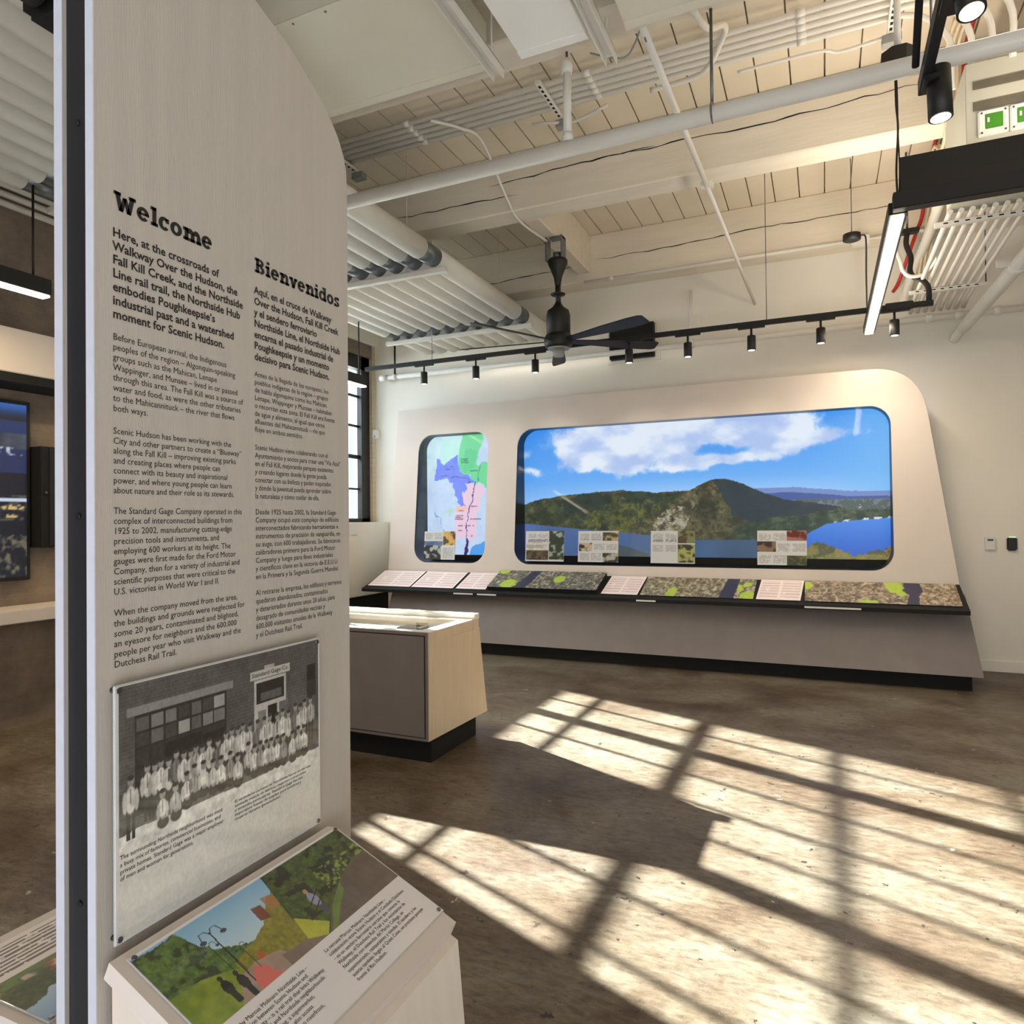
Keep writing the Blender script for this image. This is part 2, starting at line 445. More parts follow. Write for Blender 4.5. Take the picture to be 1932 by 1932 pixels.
def floor_mat():
    m = bpy.data.materials.new('stained_concrete'); m.use_nodes = True
    nt = m.node_tree; N = nt.nodes; L = nt.links; b = N['Principled BSDF']
    tc = N.new('ShaderNodeTexCoord')
    def noise(scale, detail=6, rough=0.55, dist=0.0, st=None):
        v = tc.outputs['Object']
        if st:
            mp = N.new('ShaderNodeMapping'); mp.inputs['Scale'].default_value = st; L.new(v, mp.inputs['Vector']); v = mp.outputs['Vector']
        n = N.new('ShaderNodeTexNoise'); n.inputs['Scale'].default_value = scale; n.inputs['Detail'].default_value = detail
        n.inputs['Roughness'].default_value = rough; n.inputs['Distortion'].default_value = dist; L.new(v, n.inputs['Vector']); return n.outputs['Fac']
    def ramp(src, pts):
        r = N.new('ShaderNodeValToRGB'); e = r.color_ramp.elements
        while len(e) < len(pts): e.new(0.5)
        for i, (p, c) in enumerate(pts): e[i].position = p; e[i].color = c
        L.new(src, r.inputs['Fac']); return r.outputs['Color']
    def mix(a, c, f, mode='MIX'):
        x = N.new('ShaderNodeMix'); x.data_type = 'RGBA'; x.blend_type = mode
        if hasattr(f, 'node'): L.new(f, x.inputs[0])
        else: x.inputs[0].default_value = f
        for k, s in ((6, a), (7, c)):
            if hasattr(s, 'node'): L.new(s, x.inputs[k])
            else: x.inputs[k].default_value = s
        return x.outputs[2]
    base = ramp(noise(1.1, 9, 0.62, 0.4, (0.8, 1.3, 1)), [(0.30, col(66, 50, 39)), (0.44, col(94, 82, 68)), (0.56, col(112, 104, 91)), (0.70, col(126, 121, 110))])
    stain = ramp(noise(0.65, 7, 0.6, 0.8), [(0.52, (0, 0, 0, 1)), (0.66, (1, 1, 1, 1))])
    c1 = mix(base, col(62, 39, 24), stain); N[c1.node.name]
    sc = N.new('ShaderNodeMath'); sc.operation = 'MULTIPLY'; sc.inputs[1].default_value = 0.7; L.new(stain, sc.inputs[0])
    L.new(sc.outputs[0], c1.node.inputs[0])
    fine = ramp(noise(20, 8, 0.75, 0.3, (0.6, 1.5, 1)), [(0.34, (0.55, 0.51, 0.45, 1)), (0.5, (0.98, 0.97, 0.95, 1)), (0.66, (1.36, 1.36, 1.33, 1))])
    c2 = mix(c1, fine, 1.0, 'MULTIPLY')
    vo = N.new('ShaderNodeTexVoronoi'); vo.inputs['Scale'].default_value = 55; L.new(tc.outputs['Object'], vo.inputs['Vector'])
    sp = ramp(vo.outputs['Distance'], [(0.05, (1, 1, 1, 1)), (0.12, (0, 0, 0, 1))])
    c3 = mix(c2, col(146, 139, 126), sp)
    sc2 = N.new('ShaderNodeMath'); sc2.operation = 'MULTIPLY'; sc2.inputs[1].default_value = 0.75; L.new(sp, sc2.inputs[0]); L.new(sc2.outputs[0], c3.node.inputs[0])
    dk = ramp(noise(13, 5, 0.6), [(0.665, (0, 0, 0, 1)), (0.69, (1, 1, 1, 1))])
    c4 = mix(c3, col(50, 41, 34), dk)
    wp = ramp(noise(7, 4, 0.65, 0.3), [(0.705, (0, 0, 0, 1)), (0.725, (1, 1, 1, 1))])
    c5 = mix(c4, col(168, 163, 154), wp)
    L.new(c5, b.inputs['Base Color'])
    rr = ramp(noise(2.2, 6), [(0.3, (0.30, 0.30, 0.30, 1)), (0.7, (0.5, 0.5, 0.5, 1))])
    L.new(rr, b.inputs['Roughness']); b.inputs['Specular IOR Level'].default_value = 0.35
    bp = N.new('ShaderNodeBump'); bp.inputs['Strength'].default_value = 0.06; bp.inputs['Distance'].default_value = 0.01
    L.new(noise(30, 4), bp.inputs['Height']); L.new(bp.outputs['Normal'], b.inputs['Normal'])
    return m
FLOOR = floor_mat()

def brick_mat(name, c1, c2, mortar, grime):
    m = bpy.data.materials.new(name); m.use_nodes = True
    nt = m.node_tree; N = nt.nodes; L = nt.links; b = N['Principled BSDF']; b.inputs['Roughness'].default_value = 0.85
    tc = N.new('ShaderNodeTexCoord'); sx = N.new('ShaderNodeSeparateXYZ'); cb = N.new('ShaderNodeCombineXYZ')
    L.new(tc.outputs['Object'], sx.inputs[0]); L.new(sx.outputs['Y'], cb.inputs['X']); L.new(sx.outputs['Z'], cb.inputs['Y'])
    br = N.new('ShaderNodeTexBrick'); br.inputs['Scale'].default_value = 1.0
    br.inputs['Brick Width'].default_value = 0.21; br.inputs['Row Height'].default_value = 0.072; br.inputs['Mortar Size'].default_value = 0.007
    br.inputs['Color1'].default_value = c1; br.inputs['Color2'].default_value = c2; br.inputs['Mortar'].default_value = mortar
    L.new(cb.outputs[0], br.inputs['Vector'])
    n = N.new('ShaderNodeTexNoise'); n.inputs['Scale'].default_value = 2.6; n.inputs['Detail'].default_value = 8; n.inputs['Roughness'].default_value = 0.65
    L.new(tc.outputs['Object'], n.inputs['Vector'])
    r = N.new('ShaderNodeValToRGB'); r.color_ramp.elements[0].position = 0.35; r.color_ramp.elements[1].position = 0.68
    L.new(n.outputs['Fac'], r.inputs['Fac'])
    mx = N.new('ShaderNodeMix'); mx.data_type = 'RGBA'; mx.inputs[7].default_value = grime
    L.new(r.outputs['Color'], mx.inputs[0]); L.new(br.outputs['Color'], mx.inputs[6]); L.new(mx.outputs[2], b.inputs['Base Color'])
    bp = N.new('ShaderNodeBump'); bp.inputs['Strength'].default_value = 0.5; bp.inputs['Distance'].default_value = 0.01; bp.invert = True
    L.new(br.outputs['Fac'], bp.inputs['Height']); L.new(bp.outputs['Normal'], b.inputs['Normal'])
    return m
BRICK = brick_mat('grimy_brick', col(136, 120, 104), col(146, 128, 108), col(138, 125, 110), col(106, 94, 83))
PALEBRICK = brick_mat('pale_painted_brick', col(196, 184, 160), col(206, 196, 174), col(186, 176, 156), col(190, 176, 148))

# ---------------------------------------------------------------- the room
struct('floor', MB().box(-6.4, 6.0, -3.0, 8.7, -0.1, 0.0), FLOOR)
mb = MB(); k = -26; 
while True:
    x = 0.05+0.2475*k; k += 1
    if x > 5.6: break
    if x > -6.3: mb.box(x+0.006, x+0.2415, -2.6, 8.6, 5.08, 5.12)
mb.box(-6.4, 6.0, -3.0, 8.7, 5.13, 5.2)
struct('ceiling', mb, CEIL)
struct('wall_right', MB().box(6.0, 6.2, -3.0, 8.7, 0, 5.13), WHITE)
struct('wall_rear', MB().box(-6.4, 6.2, -3.2, -3.0, 0, 5.13), WHITE)
struct('wall_back', MB().box(-6.4, 6.0, 8.52, 8.70, 0, 5.13), WHITE)
mb = MB()
mb.box(-6.2, -6.0, -3.0, 4.38, 0, 5.08)          # pier beside the window
mb.box(-6.2, -6.0, 4.38, 8.44, 0, 1.585)
mb.box(-6.2, -6.0, 4.38, 8.44, 3.97, 5.08)
struct('wall_left', mb, BRICK)
struct('wall_corner', MB().box(-6.2, -6.0, 8.44, 8.52, 0, 5.08), PALEBRICK)
struct('trim_1', MB().box(-6.0, -5.78, 4.30, 8.52, 0.575, 1.585, 0.006), WHITE)
struct('trim_2', MB().box(-6.0, -5.93, 4.2, 8.52, 4.15, 4.47, 0.006), WHITE)
struct('trim_3', MB().box(-6.0, -5.80, 4.30, 8.52, 0.0, 0.575), MATTE)
struct('baseboard_back', MB().box(1.33, 6.0, 8.505, 8.52, 0, 0.112, 0.003), WHITE)
# beams
def crack(parent, x0, x1, z, y, seed, amp=0.05, wd=0.006):
    r = random.Random(seed); mb = MB(); n = int((x1-x0)/0.09); zz = z; up = []
    for i in range(n+1):
        t = i/n; zz += r.uniform(-0.012, 0.012)+amp*0.02*math.sin(i*0.7+seed)
        up.append((x0+(x1-x0)*t, zz, wd*math.sin(PI*t)**0.4*r.uniform(0.35, 1.0)+0.0008))
    for (xa, za, wa), (xb, zb, wb) in zip(up[:-1], up[1:]):
        mb.poly([(xa, y, za-wa), (xb, y, zb-wb), (xb, y, zb+wb), (xa, y, za+wa)])
    o = mb.build('crack', MATTE, parent); return tag(o, 'dark drying crack along the timber', kind='structure')
def beam(y0, y1, seed, cracks):
    b = tag(MB().box(-6.0, 5.6, y0, y1, 4.52, 5.08, 0.012, 1).build('ceiling_beam', TIMBER), kind='structure')
    for i, (xa, xb, z) in enumerate(cracks): crack(b, xa, xb, z, y0-0.002, seed+i)
beam(8.18, 8.52, 3, [(-4.2, -2.75, 4.70), (-2.5, 0.9, 4.78)])
beam(6.01, 6.28, 9, [(-3.95, -2.6, 4.70), (-2.9, -1.3, 4.80), (-1.9, 0.7, 4.83)])
beam(3.84, 4.13, 15, [])
beam(1.67, 1.95, 21, [])
tag(MB().box(-2.745, -2.575, 6.28, 8.18, 4.62, 5.08, 0.01, 1).build('cross_beam', TIMBER), kind='structure')

# window 1: steel frame, bars and panes in one opening
win = thing('window_1', None, None, (-6.12, 6.4, 1.585)); tag(win, kind='structure')
mb = MB()
mb.box(-6.13, -6.05, 8.25, 8.44, 1.585, 3.97); mb.box(-6.17, -6.05, 4.38, 4.50, 1.585, 3.97)
mb.box(-6.17, -6.05, 4.38, 8.44, 1.585, 1.64); mb.box(-6.17, -6.05, 4.38, 8.44, 3.78, 3.97)
for y in (6.99, 5.47): mb.box(-6.17, -6.06, y-0.06, y+0.06, 1.6, 3.9)
tag(mb.build('window_frame', BLACK, win), kind='structure')
mb = MB()
for z, h in ((2.06, 0.013), (2.52, 0.028), (2.96, 0.016), (3.39, 0.016)): mb.box(-6.14, -6.09, 4.4, 8.3, z-h, z+h)
for y in (7.83, 7.41, 6.585, 6.19, 5.83, 5.07, 4.66): mb.box(-6.14, -6.09, y-0.012, y+0.012, 1.6, 3.9)
tag(mb.build('window_bar', BLACK, win), kind='structure')
tag(MB().box(-6.118, -6.112, 4.4, 8.3, 1.6, 3.9).build('window_pane', GLASS, win), kind='structure')
# outside: an unseen wall and pillar added to block sun and shape its patch
EXT = mat('exterior_render', (232, 230, 222), 0.8, var=0.06, scale=1.5)
EXG = mat('backdrop_streaks', (118, 126, 130), 0.8, var=0.45, scale=2.2, stretch=(1, 1.2, 0.05))
struct('sun_block_wall', MB().box(-8.3, -8.1, 3.0, 9.4, 0.0, 2.83), EXT)
struct('sun_block_pillar', MB().box(-8.1, -7.8, 8.51, 9.25, 0.0, 6.0), EXT)
struct('exterior_ground', MB().box(-30, -6.4, -6, 40, -0.2, -0.1), EXT)

struct('pane_backdrop', MB().box(-22, -21, 19, 60, 0, 11), EXG)  # invented backdrop, added to tone the bright panes to a pale streaky look
# left wall fittings, partly hidden behind the welcome panel
u = thing('screen_wall_unit', 'cream framed wall exhibit with a long opening against the dirty brick wall', 'exhibit', (-5.8, 2.4, 0.8))
mb = MB(); mb.box(-6.0, -5.62, 0.6, 4.15, 2.76, 3.10, 0.006); mb.build('header', OFFW, u)
mb = MB(); mb.box(-5.995, -5.63, 0.62, 4.13, 2.69, 2.758); mb.build('opening_edge', MATTE, u)
mb = MB(); mb.box(-6.0, -5.62, 0.6, 4.15, 0.845, 0.945, 0.006); mb.build('ledge', OFFW, u)
mb = MB(); mb.box(-5.998, -5.86, 0.6, 4.15, 0.0, 0.845); mb.build('plinth', BRICK, u)
def waterfall(u, v):
    img = np.zeros(u.shape+(3,)); img[:] = np.array((16, 20, 34))/255
    n = fbm(u*9, v*14, 3); n2 = fbm(u*26, v*40, 5)
    img = mixc(img, (40, 92, 168), sstep(0.90, 1.0, v)); img = mixc(img, (22, 44, 92), ((v > 0.83) & (v < 0.9))*1.0)
    img = mixc(img, (88, 100, 118), ((v > 0.74) & (v < 0.83))*n*0.9); img = mixc(img, (30, 42, 84), ((v > 0.6) & (v < 0.74))*1.0)
    img = mixc(img, (180, 190, 205), ((v > 0.70) & (v < 0.745))*sstep(0.52, 0.62, n2))
    img = mixc(img, (74, 80, 66), ((v > 0.33) & (v < 0.47))*sstep(0.42, 0.65, n2)); img = mixc(img, (214, 178, 120), ((v > 0.34) & (v < 0.42))*sstep(0.58, 0.7, n2))
    img = mixc(img, (108, 102, 84), (v < 0.24)*sstep(0.45, 0.7, n2)); img = mixc(img, (196, 206, 232), ((v > 0.435) & (v < 0.455))*1.0)
    return img
t = thing('wall_screen', 'upright display screen with a dark blue landscape on the brick wall', 'screen', (-5.96, 3.2, 1.16))
cs = MB().box(-6.0, -5.94, 2.62, 3.60, 1.15, 2.60, 0.004).build('casing', BLACK, t)
picture('screen_picture', (-5.938, 2.65, 1.18), (0, 0.92, 0), (0, 0, 1.39), 70, 110, waterfall, LIT, cs)
t = thing('wall_cabinet', 'black equipment cabinet on the brick wall beside the upright screen', 'cabinet', (-5.92, 3.72, 1.41))
MB().box(-6.0, -5.84, 3.62, 3.86, 1.41, 2.24, 0.004).build('body', MATTE, t)
dr = MB().box(-5.839, -5.834, 3.69, 3.85, 1.42, 2.23, 0.002).build('door', BLACK, t)
MB().cyl((-5.834, 3.66, 1.86), (-5.826, 3.66, 1.86), 0.010, 12).build('lock', STEEL, dr)

# ---------------------------------------------------------------- ceiling services
# bank of wrapped duct tubes
ords = ['first', 'second', 'third', 'fourth', 'fifth', 'sixth', 'seventh', 'eighth', 'ninth', 'tenth']
RAILY = (3.30, 5.60, 7.65)
proto = None
for i in range(10):
    x = -3.27-0.2*i
    lab = 'white wrapped duct tube under the ceiling, %s of ten counted from the fan side' % ords[i]
    if proto is None:
        t = thing('duct_tube', lab, 'duct', (x, 5.0, 4.03), 'bank of white duct tubes')
        for a, b in ((-1.0, 3.02), (3.28, 5.32), (5.58, 7.42), (7.66, 8.50)):
            MB().cyl((x, a, 4.035), (x, b, 4.035), 0.097, 28).build('sleeve', DUCT, t)
        for y in RAILY: MB().cyl((x, y-0.31, 4.035), (x, y+0.03, 4.035), 0.091, 24).build('joint_collar', GALV, t)
        proto = t
    else: copy_tree(proto, (x, 5.0, 4.03), lab)
for y, l in zip(RAILY, ('beside the pendant lamp cable', 'below the middle ceiling beam', 'near the back wall')):
    MB_ = MB(); MB_.box(-5.2, -3.14, y-0.03, y+0.03, 3.89, 3.935, 0.004)
    r = MB_.build('duct_rail', PIPE); tag(r, 'pale channel rail carrying the white duct tubes, %s' % l, 'rail', 'rails under the duct tubes')
    zt = 4.33 if y < 4 else 5.06
    MB().cyl((-3.57, y, 3.93), (-3.57, y, zt), 0.004, 8).build('hanger_rod', PIPE, r)
    MB().cyl((-4.97, y, 3.93), (-4.97, y, 5.06), 0.004, 8).build('hanger_rod', PIPE, r)

# flat white duct casings near the top of the view
def casing(name, lab, x0, x1, y0, y1, z0, z1, m, flange=True):
    t = thing(name, lab, 'duct casing', ((x0+x1)/2, (y0+y1)/2, z0), 'white duct casings')
    MB().box(x0, x1, y0, y1, z0+0.004, z1, 0.004).build('casing_body', m, t)
    MB().box(x0, x1, y1-0.06, y1+0.002, z0, z0+0.004).build('seam_strip', m, t); MB().box(x0, x1, y0, y0+0.06, z0, z0+0.004).build('seam_strip', m, t)
    mb = MB()
    for x in np.arange(x0+0.1, x1, 0.22): mb.cyl((x, y0+0.03, z0-0.003), (x, y0+0.03, z0+0.001), 0.007, 8)
    mb.build('rivet', STEEL, t)
    return t
GLOSSW = mat('gloss_white_sheet', (248, 250, 248), 0.12, var=0.02, scale=2, bump=0.35, bscale=2.2)
SHEET = mat('white_duct_sheet', (222, 218, 202), 0.42, var=0.03, scale=2)
casing('duct_casing', 'wide matt white duct casing nearest the top of the welcome panel', -3.6, -1.83, 2.95, 3.78, 4.33, 4.62, SHEET)
casing('duct_casing', 'glossy white duct casing with bright reflections between two metal channels', -1.62, -1.20, 2.3, 3.82, 4.36, 4.60, GLOSSW)
casing('duct_casing', 'plain white duct casing behind the curved white conduit, farthest from the welcome panel', -0.98, -0.25, 2.6, 3.83, 4.35, 4.60, SHEET)
def channel(lab, x, y0, y1, z):
    t = thing('metal_channel', lab, 'channel', (x, (y0+y1)/2, z), 'slotted channels along the casings')
    mb = MB(); mb.box(x-0.035, x-0.029, y0, y1, z, z+0.06); mb.box(x+0.029, x+0.035, y0, y1, z, z+0.06); mb.box(x-0.035, x+0.035, y0, y1, z+0.056, z+0.06)
    mb.build('channel_body', PIPE, t)
    MB().box(x-0.034, x+0.034, y0+0.35, y0+0.45, z-0.004, z+0.058).build('clip', GALV, t)
    MB().cyl((x, y1-0.1, z+0.06), (x, y1-0.1, 5.08), 0.006, 8).build('hanger_rod', PIPE, t)
channel('white metal channel on the panel side of the glossy duct casing', -1.76, 2.2, 3.80, 4.26)
channel('white metal channel on the far side of the glossy duct casing', -1.12, 2.2, 4.02, 4.30)
t = tag(MB().cyl((-1.88, 3.86, 4.505), (-1.88, 3.86, 4.522), 0.055, 24).build('knockout_cover', TIMBER), 'round painted cover plate under the beam beside the metal channel', 'cover plate')

# sprinkler main, drops and branches
t = thing('sprinkler_pipe', 'thick pale grey sprinkler main crossing the ceiling below the beams', 'pipe', (-1, 4.1, 3.93))
MB().cyl((-3.13, 4.1, 3.905), (5.5, 4.1, 3.925), 0.047, 20).build('pipe_run', PIPE, t)
for x in (1.9, 3.9): MB().cyl((x-0.05, 4.1, 3.92), (x+0.05, 4.1, 3.92), 0.056, 20).build('coupling', PIPE, t)
t = thing('sprinkler_drop', 'short upright pipe joining the grey sprinkler main to the ceiling beside the glossy casing', 'pipe', (-1.43, 4.12, 4.0))
MB().cyl((-1.43, 4.10, 3.95), (-1.43, 4.10, 4.45), 0.026, 16).build('pipe_run', PIPE, t)
MB().lathe((-1.43, 4.10, 3.95), [(0.034, 0), (0.036, 0.03), (0.03, 0.06)], 16).build('lower_socket', PIPE, t)
MB().lathe((-1.43, 4.10, 4.38), [(0.033, 0), (0.036, 0.05), (0.028, 0.09)], 16).build('upper_socket', PIPE, t)
MB().cyl((-1.43, 4.10, 4.45), (-1.43, 4.10, 4.53), 0.008, 8).build('threaded_rod', STEEL, t)
t = thing('pipe_hanger', 'thin grey hanger rod holding the sprinkler main in the middle of the ceiling', 'hanger', (-0.555, 4.1, 3.95))
MB().cyl((-0.555, 4.1, 3.97), (-0.555, 4.1, 4.53), 0.009, 8).build('rod', STEEL, t)
MB().tube([(-0.555, 4.1+0.052*math.cos(a), 3.92+0.052*math.sin(a)) for a in np.linspace(0, 2*PI, 25)], 0.006, 6).build('loop', GALV, t)
t = thing('branch_pipe', 'slim white branch pipe running to the back wall between two plank bays', 'pipe', (-0.88, 6.2, 4.4))
MB().cyl((-0.91, 3.9, 4.405), (-0.87, 6.04, 4.415), 0.022, 14).build('pipe_run', PIPE, t)
MB().cyl((-0.87, 6.04, 4.415), (-0.70, 8.50, 4.07), 0.018, 14).build('pipe_tail', PIPE, t)
MB().obox((-0.87, 6.05, 4.42), (0.05, 0.01, 0), (0, 0.03, 0), (0, 0, 0.02)).build('clamp', PIPE, t)
MB().tube([(-0.91, 4.0+0.03*math.cos(a), 4.41+0.03*math.sin(a)) for a in np.linspace(0, 2*PI, 21)], 0.006, 6).build('hanger_loop', GALV, t)
# red pipe fittings are far right; a white curved conduit beside the branch pipe
t = tag(MB().tube(smooth_path([(-0.62, 3.9, 4.40), (-0.60, 4.3, 4.55), (-0.56, 4.75, 4.85), (-0.60, 5.0, 4.93), (-0.80, 5.36, 4.95), (-1.2, 5.42, 4.96)]), 0.02, 12).build('curved_conduit', PIPE), 'white conduit bending down from the conduit bundle towards the plain casing', 'conduit')

# conduit bundle across the ceiling: five runs that bend down into the louvred box
cl = ['nearest the white casings', 'second from the white casings', 'middle run of the five', 'second from the middle beam', 'nearest the middle beam']
for i in range(5):
    y = 5.02+0.078*i; xe = 1.20-0.095*i
    p = [(-4.9, y, 4.97), (xe-0.35, y, 4.97)]
    pts = [Vector(p[0]), Vector(p[1])]+[Vector((xe-0.35+0.35*math.sin(a), y+0.06*(1-math.cos(a)), 4.97-0.35*(1-math.cos(a)))) for a in np.linspace(0.15, PI/2, 9)]
    pts.append(Vector((xe, y+0.1, 4.44)))
    t = thing('conduit_run', 'white ceiling conduit across the planks, %s' % cl[i], 'conduit', (-1.5, y, 4.95), 'bundle of conduits across the ceiling')
    MB().tube(pts, 0.0195, 10).build('pipe_run', PIPE, t)
    for xc in (-3.2, -1.6, -0.1): MB().cyl((xc-0.03, y, 4.97), (xc+0.03, y, 4.97), 0.025, 10).build('coupling', PIPE, t)
for x, l in ((-4.02, 'by the duct tubes'), (-1.95, 'behind the upright sprinkler drop'), (0.46, 'beside the black ceiling track')):
    t = thing('conduit_strut', 'slotted white strut clamping the conduit bundle %s' % l, 'strut', (x, 5.2, 4.92), 'struts across the conduit bundle')
    MB().box(x-0.022, x+0.022, 4.90, 5.50, 4.92, 4.945, 0.003).build('strut_bar', PIPE, t)
    mb = MB()
    for k in range(9): mb.box(x-0.009, x+0.009, 4.94+0.06*k, 4.97+0.06*k, 4.918, 4.9199)
    mb.build('slot', MATTE, t)
    MB().box(x-0.05, x+0.07, 5.42, 5.50, 4.86, 4.92, 0.003).build('end_bracket', GREYPL, t)
t = tag(MB().tube(smooth_path([(-2.95, 5.0, 4.93), (-2.78, 5.2, 4.93), (-2.68, 5.42, 4.90), (-2.665, 5.9, 4.60), (-2.66, 6.2, 4.50), (-2.655, 6.9, 4.56)]), 0.013, 10).build('fan_conduit', PIPE), 'thin white conduit running from the bundle to the ceiling fan bracket', 'conduit')
t = tag(MB().tube(smooth_path([(-2.2, 5.43, 4.94), (-2.05, 5.40, 4.90), (-1.85, 5.47, 4.90), (-1.55, 5.43, 4.94)]), 0.013, 10).build('flexible_conduit', PIPE), 'thin wavy conduit below the bundle behind the upright sprinkler drop', 'conduit')
t = tag(MB().tube(smooth_path([(-0.55, 5.46, 4.95), (0.0, 5.45, 4.94), (0.15, 5.50, 4.93), (0.45, 5.45, 4.92)]), 0.012, 10).build('flexible_conduit', PIPE), 'thin wavy conduit below the bundle beside the black junction box', 'conduit')
t = tag(MB().tube(smooth_path([(-0.35, 4.0, 4.5), (-0.1, 4.05, 4.40), (0.25, 4.1, 4.44), (0.5, 4.14, 4.56)]), 0.006, 8).build('slack_cable', GREYPL), 'thin slack cable hanging under the beam near the top of the view', 'cable')
t = tag(MB().tube(smooth_path([(-1.28, 4.1, 4.47), (-1.1, 4.2, 4.45), (-1.0, 4.12, 4.47), (-0.93, 4.0, 4.5)]), 0.006, 8).build('slack_cable', GREYPL), 'thin slack cable looping beside the far metal channel', 'cable')

# wall pipe with clamps, beam pipe
t = thing('wall_pipe', 'long white pipe along the back wall under the black track', 'pipe', (-2, 8.4, 3.66))
MB().cyl((-5.77, 8.40, 3.655), (3.5, 8.40, 3.655), 0.033, 16).build('pipe_run', PIPE, t)
MB().cyl((-5.82, 8.40, 3.655), (-5.70, 8.40, 3.655), 0.045, 16).build('end_cap', PIPE, t)
for x in (-5.575, -1.41, 1.03, 1.29, 1.62):
    MB().cyl((x-0.035, 8.40, 3.655), (x+0.035, 8.40, 3.655), 0.043, 16).build('coupling', PIPE, t)
    MB().cyl((x, 8.40, 3.655), (x, 8.52, 3.655), 0.012, 8).build('wall_bracket', PIPE, t)
t = tag(MB().cyl((-1.41, 8.40, 3.69), (-1.41, 8.40, 4.30), 0.020, 12).build('upright_stub', PIPE), 'short white pipe standing on the wall pipe left of the slanting branch pipe', 'pipe')
t = thing('tube_hanger', 'black threaded hanger rising from the end of the wall pipe by the window', 'hanger', (-5.575, 8.4, 3.7))
MB().cyl((-5.575, 8.4, 3.69), (-5.575, 8.4, 4.19), 0.014, 8).build('rod', BLACK, t)
t = thing('beam_pipe', 'thin white pipe along the foot of the wall beam', 'pipe', (-1, 8.2, 4.49))
MB().cyl((-2.65, 8.16, 4.50), (0.32, 8.16, 4.50), 0.020, 12).build('pipe_run', PIPE, t)
MB().cyl((0.45, 8.16, 4.50), (1.4, 8.16, 4.50), 0.020, 12).build('pipe_run', PIPE, t)
MB().box(0.30, 0.47, 8.12, 8.20, 4.44, 4.54, 0.008).build('junction_box', PIPE, t)
MB().cyl((-2.35, 8.16, 4.50), (-2.28, 8.16, 4.50), 0.026, 12).build('coupling', PIPE, t)

# conduit bank along the right side to the back wall, big pipe, box above
t = thing('electrical_trough', 'pale grey louvred metal trough under the ceiling beside the pendant', 'trough', (1.5, 5.6, 3.8))
MB().box(0.854, 2.6, 5.20, 5.99, 3.82, 4.46, 0.004).build('casing', GREYBX, t)
for z0, z1 in ((4.285, 4.335), (4.15, 4.205)):
    MB().box(0.895, 2.5, 5.192, 5.2, z0, z1).build('louvre_slot', DKSLOT, t)
for i, l in ((0, 'green control module in a white plate on the grey trough, nearest the pendant cable'), (1, 'green control module on the grey trough, cut by the edge of the picture')):
    x0 = 0.916+0.166*i
    g = thing('control_module', l, 'control module', (x0+0.08, 5.18, 3.97), 'green control modules')
    MB().box(x0, x0+0.160, 5.172, 5.2, 3.972, 4.132, 0.006).build('plate', PLASTIC, g)
    mf = MB().box(x0+0.036, x0+0.130, 5.168, 5.173, 4.01, 4.104, 0.003).build('module_face', GREEN, g)
    MB().box(x0+0.047, x0+0.058, 5.165, 5.169, 4.05, 4.078).build('switch', PLASTIC, mf)
    mb = MB()
    for a, b in ((0.018, 3.99), (0.142, 3.99), (0.018, 4.114), (0.142, 4.114)): mb.cyl((x0+a, 5.168, b), (x0+a, 5.173, b), 0.006, 10)
    mb.build('screw', STEEL, g)
for i in range(8):
    x = 0.865+0.069*i
    t = tag(MB().tube([(x, 5.9, 3.80), (x, 7.9, 3.80), (x, 8.3, 3.79), (x, 8.50, 3.76)], 0.019, 10).build('bank_conduit', PIPE),
            'white conduit in the bank running to the back wall, %s from the lit pendant' % ords[i], 'conduit', 'bank of conduits towards the back wall')
for y, l in ((6.03, 'just under the grey trough'), (7.75, 'near the back wall')):
    t = thing('bank_strut', 'slotted white strut under the conduit bank, %s' % l, 'strut', (1.1, y, 3.75), 'struts under the conduit bank')
    MB().box(0.78, 1.42, y-0.02, y+0.02, 3.745, 3.778, 0.003).build('strut_bar', PIPE, t)
    mb = MB()
    for k in range(8): mb.box(0.835+0.069*k, 0.865+0.069*k, y-0.021, y-0.0201, 3.757, 3.767)
    mb.build('slot', MATTE, t)
    MB().cyl((1.41, y, 3.77), (1.41, y, 5.06), 0.006, 8).build('hanger_rod', STEEL, t)
t = thing('drain_pipe', 'thick white pipe dropping into the back wall right of the conduit bank', 'pipe', (1.3, 7.0, 3.45))
MB().cyl((1.37, 5.2, 3.45), (1.28, 8.1, 3.45), 0.055, 18).build('pipe_run', PIPE, t)
MB().tube(smooth_path([(1.28, 8.05, 3.45), (1.272, 8.35, 3.45), (1.268, 8.52, 3.44)]), 0.046, 18).build('pipe_end', PIPE, t)
MB().cyl((1.338, 6.2, 3.45), (1.335, 6.3, 3.45), 0.064, 18).build('coupling', PIPE, t)
MB().box(1.20, 1.28, 6.22, 6.25, 3.44, 3.50, 0.004).build('clamp', PIPE, t)
t = tag(MB().tube(smooth_path([(1.0, 6.4, 4.45), (0.99, 7.4, 4.42), (0.97, 8.0, 4.35), (0.90, 8.28, 4.2), (0.82, 8.40, 3.95), (0.80, 8.42, 3.80)]), 0.045, 16).build('service_pipe', PIPE), 'white pipe curving down the back wall behind the lit pendant', 'pipe')
t = tag(MB().tube(smooth_path([(0.66, 7.55, 4.25), (0.655, 7.45, 4.1), (0.68, 7.4, 3.97), (0.70, 7.4, 3.88), (0.76, 7.4, 3.82), (0.86, 7.4, 3.82), (0.92, 7.4, 3.86), (0.955, 7.2, 3.90)]), 0.017, 12).build('looped_conduit', PIPE), 'white conduit looping below the bank in front of the black flexible hose', 'conduit')
